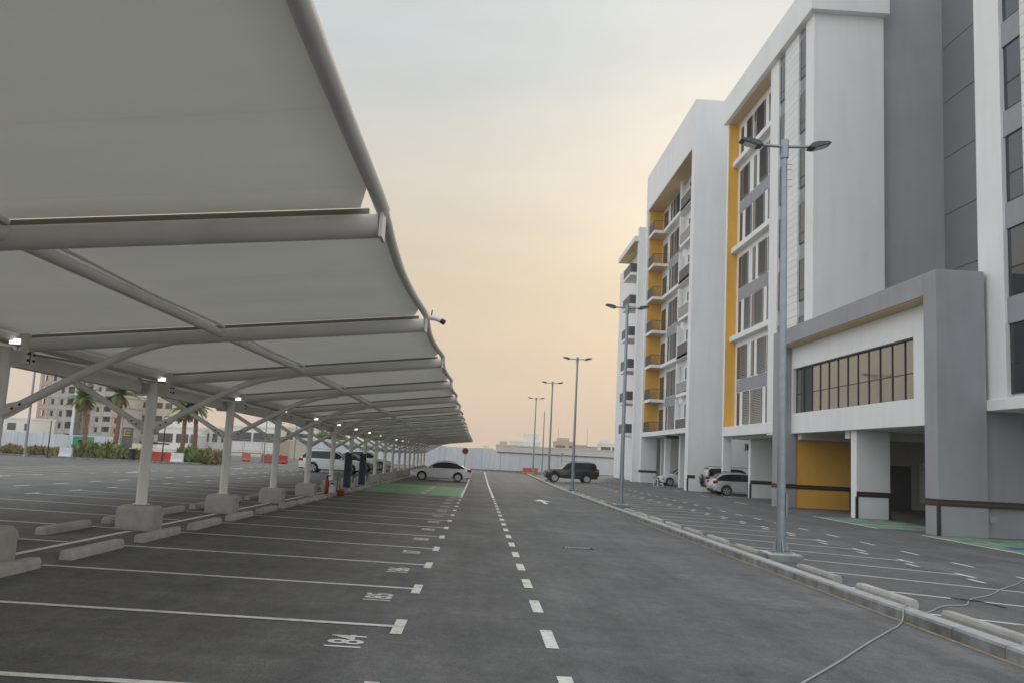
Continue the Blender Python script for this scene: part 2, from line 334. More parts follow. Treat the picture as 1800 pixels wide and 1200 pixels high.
# far left row and arrows
for i in range(26):
    y = 20.4 + 2.5*i
    stripe('bay_line', -23.2, -17.5, y-.05, y+.05)
    stripe('bay_mark', -17.5, -17.39, y-.4, y+.4)
for y in (43.2, 62, 30): stripe('stop_line', -17.2, -17.0, y, y+2.0)
# EV bays
for i, y in enumerate([39.4, 42.5, 45.7, 48.9]):
    q = stripe('green_bay', -5.25, -.75, y, y+3.12, 'green', DZ)
    stripe('bay_line', -5.25, -.75, y-.05, y+.05, 'paint', .012)
stripe('bay_line', -5.25, -.75, 52.0, 52.1, 'paint', .012)
stripe('edge_line', -.74, -.63, 39.4, 52.1, 'paint', .012)
for y in (40.9, 44.0, 47.2, 50.4):        # painted charger symbol: plug outline
    stripe('charge_symbol', -2.6, -2.35, y-.5, y+.5, 'paint', .012)
    stripe('charge_symbol', -2.2, -1.5, y-.1, y+.1, 'paint', .012)
stripe('edge_line', -.74, -.63, 52.1, 99)
# centre line
y = 1.0
dashes = []
while y < 39.5:
    stripe('centre_dash', .71, .83, y-.43, y+.43); y += 1.895
stripe('centre_line', .71, .83, 40.2, 103, step=5)
# bay numbers
def number(txt, yc, xb=-.93, h=.31):
    cu = bpy.data.curves.new('num', 'FONT'); cu.body = txt; cu.size = 1; cu.align_x = 'CENTER'; cu.offset = .019
    t = bpy.data.objects.new('num', cu); COL.objects.link(t)
    dg = bpy.context.evaluated_depsgraph_get(); dg.update()
    me = bpy.data.meshes.new_from_object(t.evaluated_get(dg)); bpy.data.objects.remove(t)
    for v in me.vertices:                 # reads from the road: text right = +Y, text up = -X
        x, y_ = xb - v.co.y*h/.72, yc + v.co.x*.40
        v.co = (x, y_, g(x, y_)+DZ)
    me.materials.clear(); me.materials.append(M['paint'])
    o = bpy.data.objects.new('bay_number', me); COL.objects.link(o); o.parent = lot; ORG[o.name_full] = Vector((0, 0, 0))
for i in range(14):
    number(str(184+i-1), Y0 + BAY*(i-1) - .83)
# lane arrow
ax = 3.05
mark('lane_arrow', [(ax-.09, 38.0), (ax+.09, 38.0), (ax+.09, 40.4), (ax+.42, 40.2), (ax, 42.6), (ax-.42, 40.2), (ax-.09, 40.4)])
# right-hand bays: lines run at a slight slant
for i in range(34):
    y = 11.95 + 2.5*i
    b = MB(); n = 6; vs = []
    for k in range(n+1):
        x = 6.1+4.0*k/n; yy = y-1.68*k/n
        vs += [(x, yy-.045, g(x, yy)+DZ), (x, yy+.045, g(x, yy)+DZ)]
    b.add(vs, [(2*k, 2*k+1, 2*k+3, 2*k+2) for k in range(n)]).build('bay_line', 'paint', lot)
    stripe('bay_mark', 10.03, 10.13, y-2.05, y-1.28)
    stripe('faded_number', 9.72, 9.82, y-2.9, y-2.3)
    stripe('aisle_dash', 11.36, 11.46, y-2.2, y-1.25)
for k in range(4): stripe('building_line', 14.9, 15.0, 48+8*k, 50.2+8*k)
# green bays by the building
for (x0, x1, y0, y1) in ((15.2, 18.4, 32.6, 38.9), (15.6, 20.5, 22, 30.1), (16.8, 22, 57.2, 59.0)):
    b = MB(); b.add([(x0, y0, g(x0, y0)+DZ), (x1, y0, g(x1, y0)+DZ), (x1, y1, g(x1, y1)+DZ), (x0, y1, g(x0, y1)+DZ)], [(0, 1, 2, 3)]).build('green_bay', 'greenf', lot)
    stripe('bay_line', x0-.12, x0, y0, y1, 'paint', .012)
    stripe('bay_line', x0, x1, y0+1.9, y0+2.0, 'paint', .014)
stripe('blue_bay', 16.3, 17.0, 26.0, 26.8, 'blue', .013)
# expansion seam and patches of the asphalt are in the material; the drain is real
dr = thing('drain_grate', (2.15, 18.2, g(2.15, 18.2)), 'small black drain grate set in the road beyond the dashed line', 'drain grate')
fr = MB(); z = g(2.15, 18.2)
fr.box(1.82, 2.48, 18.08, 18.10, z, z+.012); fr.box(1.82, 2.48, 18.30, 18.32, z, z+.012); fr.box(1.82, 1.84, 18.10, 18.30, z, z+.012); fr.box(2.46, 2.48, 18.10, 18.30, z, z+.012)
fr.build('frame', 'frame', dr)
bx(1.84, 2.46, 18.10, 18.30, z, z+.005).build('sump', 'void', dr)
for k in range(8): bx(1.88+k*.068, 1.925+k*.068, 18.10, 18.30, z+.006, z+.011).build('bar', 'galv', dr)

# ------------------------------------------------------------------ kerb
kerb = MB()
KX = lambda y: 5.5 + .0045*max(y-20, 0)
kroot = bpy.data.objects.new('kerb', None); COL.objects.link(kroot); tag(kroot, kind='structure'); ORG[kroot.name_full] = Vector((0, 0, 0))
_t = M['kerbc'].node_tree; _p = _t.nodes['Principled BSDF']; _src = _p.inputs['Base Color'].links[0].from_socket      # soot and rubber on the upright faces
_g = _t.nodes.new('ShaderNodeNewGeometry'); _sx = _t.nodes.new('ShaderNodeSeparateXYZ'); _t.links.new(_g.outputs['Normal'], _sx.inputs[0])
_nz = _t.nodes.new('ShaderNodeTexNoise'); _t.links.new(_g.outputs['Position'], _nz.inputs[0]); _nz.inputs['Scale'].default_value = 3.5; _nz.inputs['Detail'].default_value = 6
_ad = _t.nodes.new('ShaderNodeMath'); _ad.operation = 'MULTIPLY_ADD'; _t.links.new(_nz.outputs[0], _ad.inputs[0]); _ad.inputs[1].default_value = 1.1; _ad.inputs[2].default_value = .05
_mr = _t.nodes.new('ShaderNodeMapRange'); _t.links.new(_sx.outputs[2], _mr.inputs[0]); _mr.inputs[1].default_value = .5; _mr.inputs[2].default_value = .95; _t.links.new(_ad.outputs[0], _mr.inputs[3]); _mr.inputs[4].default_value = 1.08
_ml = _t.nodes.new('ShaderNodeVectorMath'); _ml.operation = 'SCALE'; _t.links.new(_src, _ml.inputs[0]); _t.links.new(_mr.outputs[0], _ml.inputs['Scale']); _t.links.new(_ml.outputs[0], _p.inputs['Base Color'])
yk = 4.0
while yk < 105:
    L = .985 if yk < 52 else 5.98
    x = KX(yk); j = random.uniform(-.004, .004); zz = g(x, yk); z2 = g(KX(yk+L), yk+L)
    x2 = KX(yk+L)
    b = MB(); prof = [(0, -.12), (0, .115), (.022, .142), (.2, .148), (.2, -.12)]
    n = len(prof)
    b.add([(x+p+j, yk, zz+h) for p, h in prof] + [(x2+p+j, yk+L, z2+h) for p, h in prof], [tuple(range(n))[::-1], tuple(range(n, 2*n))] + [(i, (i+1) % n, (i+1) % n+n, i+n) for i in range(n)])
    b.build('kerb_stone', 'kerbc', kroot)
    yk += L + .015
# mortar backing and the thin dusty strip along the gutter
b = MB(); ys = [4+i*5 for i in range(21)]
vs = []
for y_ in ys: x = KX(y_)+.02; vs += [(x, y_, g(x, y_)-.05), (x, y_, g(x, y_)+.132), (x+.165, y_, g(x, y_)+.136), (x+.165, y_, g(x, y_)-.05)]
b.add(vs, [(4*i+k, 4*i+(k+1) % 4, 4*i+4+(k+1) % 4, 4*i+4+k) for i in range(20) for k in range(4)]).build('mortar_bed', 'concrete', kroot)
M['gutter'] = mat('gutter_dust', (.40, .31, .21), .9, .3, 5)
b = MB(); vs = []
for y_ in ys: x = KX(y_)-.035; vs += [(x-.03, y_, g(x, y_)+.005), (x+.03, y_, g(x, y_)+.005)]
b.add(vs, [(2*i, 2*i+1, 2*i+3, 2*i+2) for i in range(20)]).build('gutter_dust', 'gutter', kroot)

# ------------------------------------------------------------------ wheel stops
def stop_mesh(name, L=1.72, w=.17, h=.13):
    b = MB(); prof = [(-w/2, 0), (-w/2, h*.62), (-w*.36, h), (w*.36, h), (w/2, h*.62), (w/2, 0)]; n = 6
    ends = [(-L/2, 1), (L/2, 1)]
    b.add([(p, e, q) for e, _ in ends for p, q in prof], [tuple(range(n))[::-1], tuple(range(n, 2*n))] + [(i, (i+1) % n, (i+1) % n+n, i+n) for i in range(n)])
    return b.mesh(name, 'stopc')
sm = stop_mesh('wheel_stop')
def wstop(x, y, label, group):
    o = bpy.data.objects.new('wheel_stop', sm); COL.objects.link(o); o.location = (x, y, g(x, y)-.004)
    o.rotation_euler = (-math.atan(.0093) if y < 62 else 0, 0, random.uniform(-.012, .012))
    bb = o.modifiers.new('bevel', 'BEVEL'); bb.width = .007; bb.segments = 2
    tag(o, label, 'wheel stop', group)
for i in range(36):
    y = Y0 + BAY*i + 1.42
    if y > 97: break
    wstop(-5.34, y, f'{ORD[i]} grey concrete wheel stop from the camera on the road side of the carport columns', 'wheel stops of the road-side carport bays')
for i in range(36):
    y = Y0 + BAY*(i+1) + 1.56
    if y > 97: break
    wstop(-6.98, y, f'{ORD[i]} grey concrete wheel stop from the camera on the far side of the carport columns', 'wheel stops of the far-side carport bays')
ks = [10.6, 13.2, 15.8, 19.85] + [22.4+2.6*k for k in range(26)]
ks = [y for y in ks if y < 86 and all(abs(y-ly) > 1.32 for ly in (18.5, 39.3, 59.7, 80.2))]
for i, y in enumerate(ks):
    wstop(6.24, y, f'{ORD[i]} pale concrete wheel stop from the camera behind the road kerb', 'wheel stops along the kerb')

# ------------------------------------------------------------------ carport
CX, CY, CS, CN = -6.12, 11.17, 5.12, 18
CYS = [CY + CS*k for k in range(-2, CN)]
cp = thing('carport', (CX, CYS[0], g(CX, CYS[0])), 'long white fabric carport on a row of steel columns left of the road', 'carport')
def zc(y): return g(CX, y) + .05     # canopy level follows the ground
ZV, ZT, XV, XT = 2.70, 3.32, .30, 5.34          # beam centre heights (above zc) at valley and tip, and their offsets from the column line
def bm_z(d, y=40):
    e = min(max((18-y)/12, 0), 1)          # the nearest bays sit a little lower
    a, b_ = ZV-.06*e, ZT-.20*e
    return a + (b_-a)*(d-XV)/(XT-XV)
def foot(y):
    z0 = g(CX, y)-.05; Q4 = ((-1, -1), (1, -1), (1, 1), (-1, 1))
    vs = [(CX+sx*a, y+sy*b_, z0+h) for a, b_, h in ((.335, .25, 0), (.335, .25, .42), (.285, .20, .49)) for sx, sy in Q4]
    fs = [(0, 3, 2, 1), (8, 9, 10, 11)] + [(i+o, (i+1) % 4+o, (i+1) % 4+4+o, i+4+o) for o in (0, 4) for i in range(4)]
    return MB().add(vs, fs)
for ci, y in enumerate(CYS):
    z0 = zc(y); zg = g(CX, y)
    foot(y).build('footing', 'concrete', cp, bevel=.008)
    col = MB().tube([(CX, y, zg+.44), (CX, y, z0+2.60)], .098, 16).build('column', 'column_lit', cp, smooth=True)
    MB().lathe([(.15, 0), (.15, .02)], 12, (CX, y, zg+.45)).build('base_plate', 'steel', col)
    MB().lathe([(.105, 0), (.105, .03)], 16, (CX, y, z0+2.60)).build('cap', 'steel', col)
    # head bracket between the two wings
    hb = MB(); hb.box(CX-.34, CX+.34, y-.012, y+.012, z0+2.38, z0+2.595); hb.box(CX+.26, CX+.34, y-.10, y+.10, z0+2.42, z0+2.84); hb.box(CX-.34, CX-.26, y-.10, y+.10, z0+2.42, z0+2.84)
    hbo = hb.build('head_bracket', 'steel', cp)
    bt = MB()
    for s in (-1, 1):
        for dy in (-.07, .07):
            for dz in (2.47, 2.55): bt.lathe([(.016, 0), (.016, .02)], 8, (CX+s*.345 - (.02 if s < 0 else 0), y+dy, z0+dz), 'x')
    bt.build('bolts', 'black', hbo)
    for s in (1, -1):
        MB().tube([(CX+s*XV, y, z0+bm_z(XV, y)), (CX+s*(XT-.02), y, z0+bm_z(XT-.02, y))], .088, 14).build('beam', 'steel', cp, smooth=True)
        # keder rail over the beam that clamps the fabric
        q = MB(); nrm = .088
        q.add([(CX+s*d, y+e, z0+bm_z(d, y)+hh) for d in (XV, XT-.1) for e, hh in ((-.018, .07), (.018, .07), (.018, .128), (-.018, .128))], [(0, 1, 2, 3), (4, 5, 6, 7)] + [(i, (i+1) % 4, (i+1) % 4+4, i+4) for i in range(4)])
        q.build('keder_rail', 'gap_shade', cp)
        MB().box(CX+s*XT-.012, CX+s*XT+.012, y-.10, y+.10, z0+bm_z(XT, y)-.10, z0+bm_z(XT, y)+.13).build('end_plate', 'steel', cp)
        # curved strut
        pts = [(CX+s*d_, y, z0+h_) for d_, h_ in ((.06, 1.77), (.6, 2.09), (1.1, 2.38), (1.35, 2.52), (1.6, 2.645), (1.85, 2.745), (2.1, 2.82), (2.35, 2.875), (2.6, 2.925))]
        st = MB().tube(pts, .056, 12).build('strut', 'steel', cp, smooth=True)
        gp_ = MB().add([(CX+s*d_, y+e, z0+h_) for e in (-.012, .012) for d_, h_ in ((.08, 1.70), (.20, 1.76), (.42, 1.90), (.38, 1.985), (.08, 1.90))], [(0, 1, 2, 3, 4), (9, 8, 7, 6, 5)] + [(k, (k+1) % 5, (k+1) % 5+5, k+5) for k in range(5)]).build('gusset', 'steel', st)
        bb_ = MB()
        for d_, h_ in ((.22, 1.855), (.31, 1.91)): bb_.tube([(CX+s*d_, y-.062, z0+h_), (CX+s*d_, y+.062, z0+h_)], .017, 8)
        bb_.build('strut_bolts', 'black', st)
    # floodlight on the bracket
    fl = MB().box(CX+.10, CX+.26, y-.10, y+.02, z0+2.655, z0+2.735).build('floodlight', 'wplastic', cp, bevel=.012)
    MB().box(CX+.112, CX+.248, y-.107, y-.101, z0+2.662, z0+2.728).build('lens', 'lens', fl)
    MB().box(CX+.17, CX+.19, y-.03, y-.01, z0+2.60, z0+2.655).build('stem', 'steel', fl)
for k in range(len(CYS)-1):
    ya, yb = CYS[k], CYS[k+1]; za, zb = zc(ya), zc(yb)
    for s in (1, -1):
        # valley purlin (box channel) and middle purlin (pipe)
        if s < 0:
            q = MB()
            x0, x1 = sorted((CX+s*.17, CX+s*.29))
            q.add([(x, y_, z_+h) for y_, z_ in ((ya+.11, za), (yb-.11, zb)) for x, h in ((x0, 2.44), (x1, 2.44), (x1, 2.64), (x0, 2.64))], [(0, 1, 2, 3), (4, 5, 6, 7)] + [(i, (i+1) % 4, (i+1) % 4+4, i+4) for i in range(4)])
            x0, x1 = sorted((CX+s*.29, CX+s*.335))
            q.add([(x, y_, z_+h) for y_, z_ in ((ya+.11, za), (yb-.11, zb)) for x, h in ((x0, 2.44), (x1, 2.44), (x1, 2.47), (x0, 2.47))], [(0, 1, 2, 3), (4, 5, 6, 7)] + [(i, (i+1) % 4, (i+1) % 4+4, i+4) for i in range(4)])
            q.add([(x, y_, z_+h) for y_, z_ in ((ya+.11, za), (yb-.11, zb)) for x, h in ((x0, 2.61), (x1, 2.61), (x1, 2.64), (x0, 2.64))], [(0, 1, 2, 3), (4, 5, 6, 7)] + [(i, (i+1) % 4, (i+1) % 4+4, i+4) for i in range(4)])
            q.build('valley_purlin', 'steel', cp)
        dm = 2.74
        MB().tube([(CX+s*dm, ya+.07, za+bm_z(dm, ya)+.01), (CX+s*dm, yb-.07, zb+bm_z(dm, yb)+.01)], .052, 12).build('middle_purlin', 'steel', cp, smooth=True)
        MB().tube([(CX+s*(dm+.02), ya+.07, za+bm_z(dm, ya)+.10), (CX+s*(dm+.02), yb-.07, zb+bm_z(dm, yb)+.10)], .02, 8).build('fabric_batten', 'steel', cp, smooth=True)
        # fabric skin with a scalloped outer edge and clipped corners
        nu, nv = 14, 12; vs = []; fs = []
        dep = .02 if k == 0 else .075
        edge = []
        for j in range(nv+1):
            v = j/nv; v2 = v
            clip = .14 if (j == 0 or j == nv) else (.04 if j in (1, nv-1) else 0)
            de = XT - .02 - dep*math.sin(math.pi*v) - clip
            edge.append(XT - .005 - dep*math.sin(math.pi*v))
            for i in range(nu+1):
                u = i/nu; d = .24 + (de-.24)*u
                yy = ya + .03 + (yb-ya-.06)*v
                zz = (za + bm_z(d, ya))*(1-v) + (zb + bm_z(d, yb))*v + .135 + .055*math.sin(math.pi*v)*math.sin(math.pi*u)*-1
                vs.append((CX+s*d, yy, zz))
        for j in range(nv):
            for i in range(nu): a = j*(nu+1)+i; fs.append((a, a+1, a+nu+2, a+nu+1))
        fo = MB().add(vs, fs).build('fabric_panel', 'fabric', cp, smooth='all')
        so_ = fo.modifiers.new('skin', 'SOLIDIFY'); so_.thickness = .006
        pts = [(CX+s*e, ya + (yb-ya)*j/nv, (za+bm_z(XT, ya))*(1-j/nv)+(zb+bm_z(XT, yb))*j/nv + (.135 if 0 < j < nv else .12)) for j, e in enumerate(edge)]
        MB().tube(pts, .052 if k == 0 else .042, 10).build('edge_hem', 'steel', fo, smooth=True)
    # gutter sheet in the valley
    MB().add([(CX+x, y_, z_+h) for y_, z_ in ((ya, za), (yb, zb)) for x, h in ((-.26, 2.90), (-.16, 2.70), (.16, 2.70), (.26, 2.90))], [(i, i+1, i+5, i+4) for i in range(3)]).build('gutter', 'steel', cp)
# small security light and sensor on the second rafter tip
ty = CYS[2]; tz = zc(ty) + bm_z(XT, ty); tx = CX+XT
cam_l = thing('security_camera', (tx+.03, ty, tz), 'small white security camera with antenna on the carport rafter tip', 'camera')
cb = MB().tube([(tx+.02, ty-.02, tz+.10), (tx+.12, ty-.03, tz+.09), (tx+.20, ty-.05, tz+.06)], .032, 12).build('housing', 'wplastic', cam_l, smooth=True)
MB().tube([(tx+.195, ty-.05, tz+.062), (tx+.24, ty-.06, tz+.035)], .034, 12).build('shade', 'black', cam_l, smooth=True)
MB().tube([(tx+.06, ty-.02, tz+.11), (tx+.07, ty-.02, tz+.20)], .008, 6).build('antenna', 'black', cam_l)

# ------------------------------------------------------------------ apartment building
GZ = -.7
ap = thing('apartment_building', (17.4, 60, -.45), 'white and grey seven-storey apartment block with ochre recesses right of the road', 'apartment building')
def part(name, m, *boxes, bevel=.012, parent=None):
    b = MB()
    for q in boxes: b.box(*q)
    return b.build(name, m, parent or ap, bevel=bevel)
ST = 3.27
# --- tower with window slots (nearest corner)
XF = 17.4
part('tower_wall', 'white', (XF+.2, 21.35, 45, 52.2, 3.6, 27.0), (XF, XF+.2, 45, 46.2, 3.6, 27.0), (XF, XF+.2, 50.68, 52.2, 3.6, 27.0))
# horizontal boards of cladding between the slots, joints open
def boards(x0, x1, y0, y1, z0, z1, step, h):
    me = None; z = z0
    while z+h < z1:
        if me is None: o = bx(x0, x1, y0, y1, z0, z0+h).build('cladding_board', 'clad', ap); me = o.data
        else: o = bpy.data.objects.new('cladding_board', me); COL.objects.link(o); o.parent = ap; o.location = (random.uniform(-.003, .003), 0, z-z0)
        z += step
boards(XF, XF+.195, 47.3, 49.57, 3.62, 27.0, .41, .392)
for y0, y1 in ((46.2, 47.3), (49.57, 50.68)):
    part('slot_panel', 'grey', (XF+.13, XF+.198, y0, y1, 3.6, 26.99), bevel=0)
    for k in range(7):
        zb = 4.4+ST*k
        w = part('slot_window', 'frame', (XF+.10, XF+.15, y0+.12, y1-.02, zb, zb+2.38), bevel=0)
        bx(XF+.085, XF+.101, y0+.18, y1-.08, zb+.62, zb+2.32).build('pane', 'dglass', w)
        bx(XF+.085, XF+.101, y0+.18, y1-.08, zb+.06, zb+.56).build('pane', 'dglass', w)
# tower cornice and roof parapet
part('cornice', 'white', (XF-.32, 21.5, 44.55, 62.0, 27.0, 28.95), bevel=.02)
# --- recessed bay with louvred windows
XR = 18.15
part('bay_wall', 'white', (XR, 21.35, 52.2, 61.6, 3.7, 27.0), bevel=0)
part('frame_jamb', 'white', (XF, 21.35, 61.62, 62.0, 3.7, 27.0))
part('ochre_return', 'yellow', (XF+.02, XR, 61.56, 61.62, 4.36, 26.99), bevel=0)
part('tan_soffit', 'tan', (XF, XR, 52.2, 61.56, 26.96, 26.998), bevel=0)
part('floor_fascia', 'white', (XF-.03, XR, 47.95, 61.62, 3.7, 4.35))
for z in (10.5, 17.05, 23.6): part('ledge', 'white', (XF+.30, XR, 52.2, 61.56, z, z+.36))
for j in range(3): part('grey_band', 'grey', (XR-.03, XR, 52.2, 61.0, 6.86+2*ST*j, 7.70+2*ST*j), bevel=0)
lv_cache = {}
def louvre(parent, X, y0, y1, z0, z1):
    b = MB(); t = .045
    b.box(X-.05, X, y0, y0+t, z0, z1); b.box(X-.05, X, y1-t, y1, z0, z1); b.box(X-.05, X, y0+t, y1-t, z0, z0+t); b.box(X-.05, X, y0+t, y1-t, z1-t, z1)
    z = z0+t+.03
    while z < z1-t-.05:
        b.add([(X-.055, y0+t, z), (X-.055, y1-t, z), (X-.012, y1-t, z+.062), (X-.012, y0+t, z+.062), (X-.047, y0+t, z-.008), (X-.047, y1-t, z-.008), (X-.004, y1-t, z+.054), (X-.004, y0+t, z+.054)],
              [(0, 1, 2, 3), (4, 7, 6, 5), (0, 4, 5, 1), (3, 2, 6, 7)])
        z += .115
    return b.build('louvre_screen', 'louvre', parent)
def window(X, y0, y1, z0, z1, name='window', m='dglass'):
    w = part(name, 'frame', (X-.02, X+.0, y0, y1, z0, z1), bevel=0)
    bx(X-.028, X-.02, y0+.05, y1-.05, z0+.05, z1-.05).build('pane', m, w)
    return w
PA = [('w', 60.2, 61.0), ('l', 58.75, 60.15), ('w', 57.2, 57.8), ('l', 54.8, 56.4), ('w', 53.6, 54.6)]
PB = [('w', 60.3, 60.9), ('l', 58.15, 59.4), ('w', 57.25, 57.85), ('l', 55.4, 57.2), ('w', 53.8, 54.7)]
for k in range(7):
    zb = 4.5+ST*k
    for kind, y0, y1 in (PB if k % 2 == 0 else PA):
        w = window(XR-.002, y0, y1, zb, zb+2.3)
        if kind == 'l': louvre(w, XR-.035, y0, y1, zb+.01, zb+2.29)
        else: louvre(w, XR-.035, y0, y0+.02, zb, zb+.3) if False else None
# --- grey core behind the tower and the dark panelled wall
part('core_wall', 'lgrey', (21.36, 25.2, 45.6, 60, 3.6, 35), bevel=0)
part('dark_wall', 'dgrey', (25.05, 30, 29.6, 45.6, 3.6, 35), bevel=0)
for k in range(10):
    part('wall_panel', 'dgrey', (25.0, 25.05, 29.7, 45.58, 6.25+3.225*(k-1)+.02, 6.25+3.225*k-.02), bevel=.008)
# --- near wing with tall windows
XW = 18.25
part('wing_wall', 'white', (XW+.25, 25.0, 14, 31.0, 4.45, 35), (XW, XW+.25, 29.42, 31.0, 4.45, 35), (XW, XW+.25, 14, 18.2, 4.45, 35), (XW, XW+.25, 23.0, 24.2, 4.45, 35), bevel=.015)
boards(XW+.02, XW+.24, 24.2, 28.2, 4.5, 34, .42, .40)
part('wing_slab', 'white', (XW-.12, 27, 14, 30.62, 4.06, 4.45), bevel=.02)
for k in range(8):
    zb = 4.62+3.42*k
    part('spandrel', 'grey', (XW+.10, XW+.245, 28.2, 29.42, zb+2.46, zb+3.40), bevel=0)
    w = part('wing_window', 'frame', (XW+.17, XW+.22, 28.2, 29.42, zb, zb+2.46), bevel=0)
    bx(XW+.155, XW+.171, 28.26, 29.35, zb+1.05, zb+2.40).build('pane', 'bglass' if k > 0 else 'dglass', w)
    bx(XW+.155, XW+.171, 28.26, 29.35, zb+.06, zb+.98).build('pane', 'bglass' if k > 1 else 'dglass', w)
    for y0, y1 in ((18.2, 20.5), (20.6, 23.0)):
        w = part('wing_window', 'frame', (XW+.17, XW+.22, y0, y1, zb, zb+2.46), bevel=0)
        bx(XW+.155, XW+.171, y0+.06, y1-.06, zb+.06, zb+2.4).build('pane', 'dglass', w)
# --- grey portal in front
XP = 16.3
por = part('portal_frame', 'grey', (XP, XW-.13, 30.4, 31.3, GZ, 9.15), (XP, 24.9, 31.3, 46.9, 8.3, 9.15), (XP, 17.3, 46.9, 47.9, GZ, 9.15), bevel=.02)
part('portal_side_wall', 'grey', (XW-.13, 25.0, 30.62, 31.3, GZ, 8.3), bevel=0)
XI = 17.0
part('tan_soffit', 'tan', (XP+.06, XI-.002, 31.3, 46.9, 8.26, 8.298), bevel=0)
wy0, wy1, wz0, wz1 = 33.45, 46.75, 4.64, 7.08
part('infill_wall', 'white', (XI, XI+.3, 31.3, wy0, 3.56, 8.3), (XI, XI+.3, wy1, 47.9, 3.56, 8.3), (XI, XI+.3, wy0, wy1, wz1, 8.3), (XI, XI+.3, wy0, wy1, 3.56, wz0), bevel=.012)
rw_ = bpy.data.objects.new('ribbon_window', MB().box(XI+.24, XI+.29, wy0, wy1, wz0, wz1).mesh('ribbon_window', 'frame', ORG[ap.name_full])); COL.objects.link(rw_); rw_.parent = ap; ORG[rw_.name_full] = ORG[ap.name_full]
nP = 12; pw = (wy1-wy0)/nP; zt = wz0+1.06
for i in range(nP):
    y0, y1 = wy0+pw*i+.035, wy0+pw*(i+1)-.035
    for za_, zb_ in ((wz0+.05, zt-.025), (zt+.025, wz1-.06)):
        tl = random.uniform(-.004, .004)
        MB().add([(XI+.235+tl, y0, za_), (XI+.235-tl, y1, za_), (XI+.235-tl, y1, zb_), (XI+.235+tl, y0, zb_), (XI+.245, y0, za_), (XI+.245, y1, za_), (XI+.245, y1, zb_), (XI+.245, y0, zb_)],
                 [(0, 1, 2, 3), (4, 7, 6, 5), (0, 4, 5, 1), (1, 5, 6, 2), (2, 6, 7, 3), (3, 7, 4, 0)]).build('pane', 'rglass', rw_)
for i in range(nP+1):
    y = wy0+pw*i; bx(XI+.20, XI+.24, max(y-.03, wy0), min(y+.03, wy1), wz0, wz1).build('mullion', 'frame', rw_)
bx(XI+.205, XI+.24, wy0, wy1, wz1-.06, wz1).build('head', 'frame', rw_)
# --- undercroft
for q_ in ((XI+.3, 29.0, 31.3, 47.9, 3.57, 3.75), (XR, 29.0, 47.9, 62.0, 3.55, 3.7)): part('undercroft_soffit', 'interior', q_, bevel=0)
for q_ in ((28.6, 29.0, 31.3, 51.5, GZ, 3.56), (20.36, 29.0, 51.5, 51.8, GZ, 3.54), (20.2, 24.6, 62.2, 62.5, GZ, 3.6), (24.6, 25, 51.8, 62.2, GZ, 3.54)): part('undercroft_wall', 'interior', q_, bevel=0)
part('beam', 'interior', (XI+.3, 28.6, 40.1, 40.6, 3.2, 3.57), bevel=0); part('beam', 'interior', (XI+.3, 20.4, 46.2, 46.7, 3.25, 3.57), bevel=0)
yw = part('ochre_wall', 'yellow', (17.31, 20.35, 47.0, 47.3, GZ, 3.56), bevel=.01)
pw_ = part('white_pier', 'white', (17.28, 18.85, 39.3, 39.9, GZ, 3.56), bevel=.015)
pc = part('white_pier', 'white', (18.45, 20.0, 58.6, 59.05, GZ, 3.7), bevel=.015)
part('white_column', 'white', (XF+.02, 18.0, 61.64, 61.98, GZ, 3.7), bevel=.01)
for (x0, x1, y, z, w) in ((18.9, 20.3, 51.48, 2.4, 0),):
    pass
d_ = part('service_door', 'totem', (24.55, 25.95, 51.44, 51.5, -.42, 2.15), bevel=.01)
bx(24.68, 24.74, 51.41, 51.44, .5, .72).build('handle', 'rim', d_)
part('air_duct', 'wplastic', (26.3, 26.8, 50.6, 51.2, .0, 1.9), (26.3, 27.4, 50.6, 51.2, 1.91, 2.4), bevel=.05)
vb = part('ventilation_box', 'wplastic', (19.1, 19.9, 62.1, 62.2, 2.75, 3.3), bevel=.01)
for k in range(2): bx(19.28+k*.26, 19.42+k*.26, 62.07, 62.1, 2.85, 3.2).build('vent', 'void', vb)
def band(x0, x1, y0, y1, z=.62, face='y'):
    """double bumper strip with a tan line between, 12 mm proud of a wall"""
    if face == 'y':
        q = part('bumper_strip', 'band', (x0, x1, y0-.02, y0, z, z+.10), (x0, x1, y0-.02, y0, z+.135, z+.235), bevel=0); bx(x0, x1, y0-.012, y0-.001, z+.1, z+.135).build('line', 'bandline', q)
    else:
        q = part('bumper_strip', 'band', (x0-.02, x0, y0, y1, z, z+.10), (x0-.02, x0, y0, y1, z+.135, z+.235), bevel=0); bx(x0-.012, x0-.001, y0, y1, z+.1, z+.135).build('line', 'bandline', q)
def guard(x, y, z1=.62, w=.09):
    part('corner_guard', 'band', (x-.018, x+w, y-.018, y-.001, -.5, z1), (x-.018, x-.001, y-.001, y+w, -.5, z1), bevel=0)
band(XP-.0, 24, 30.4, 0, .62); band(XP, 0, 30.4, 31.3, .62, 'x'); guard(XP, 30.4)
band(17.31, 20.35, 47.0, 0, .58); part('corner_guard', 'band', (20.27, 20.37, 46.98, 46.999, -.5, .58), bevel=0)
band(17.28, 18.85, 39.3, 0, .55); guard(17.28, 39.3, .55); part('corner_guard', 'band', (18.77, 18.87, 39.28, 39.299, -.5, .55), bevel=0)
band(18.45, 20.0, 58.6, 0, .5); guard(18.45, 58.6, .5)
band(XP, 17.3, 46.9, 0, .6); band(XP, 0, 46.9, 47.9, .6, 'x')
sk = part('socket_box', 'grey', (18.15, 18.35, 30.36, 30.4, .12, .32), bevel=.005)

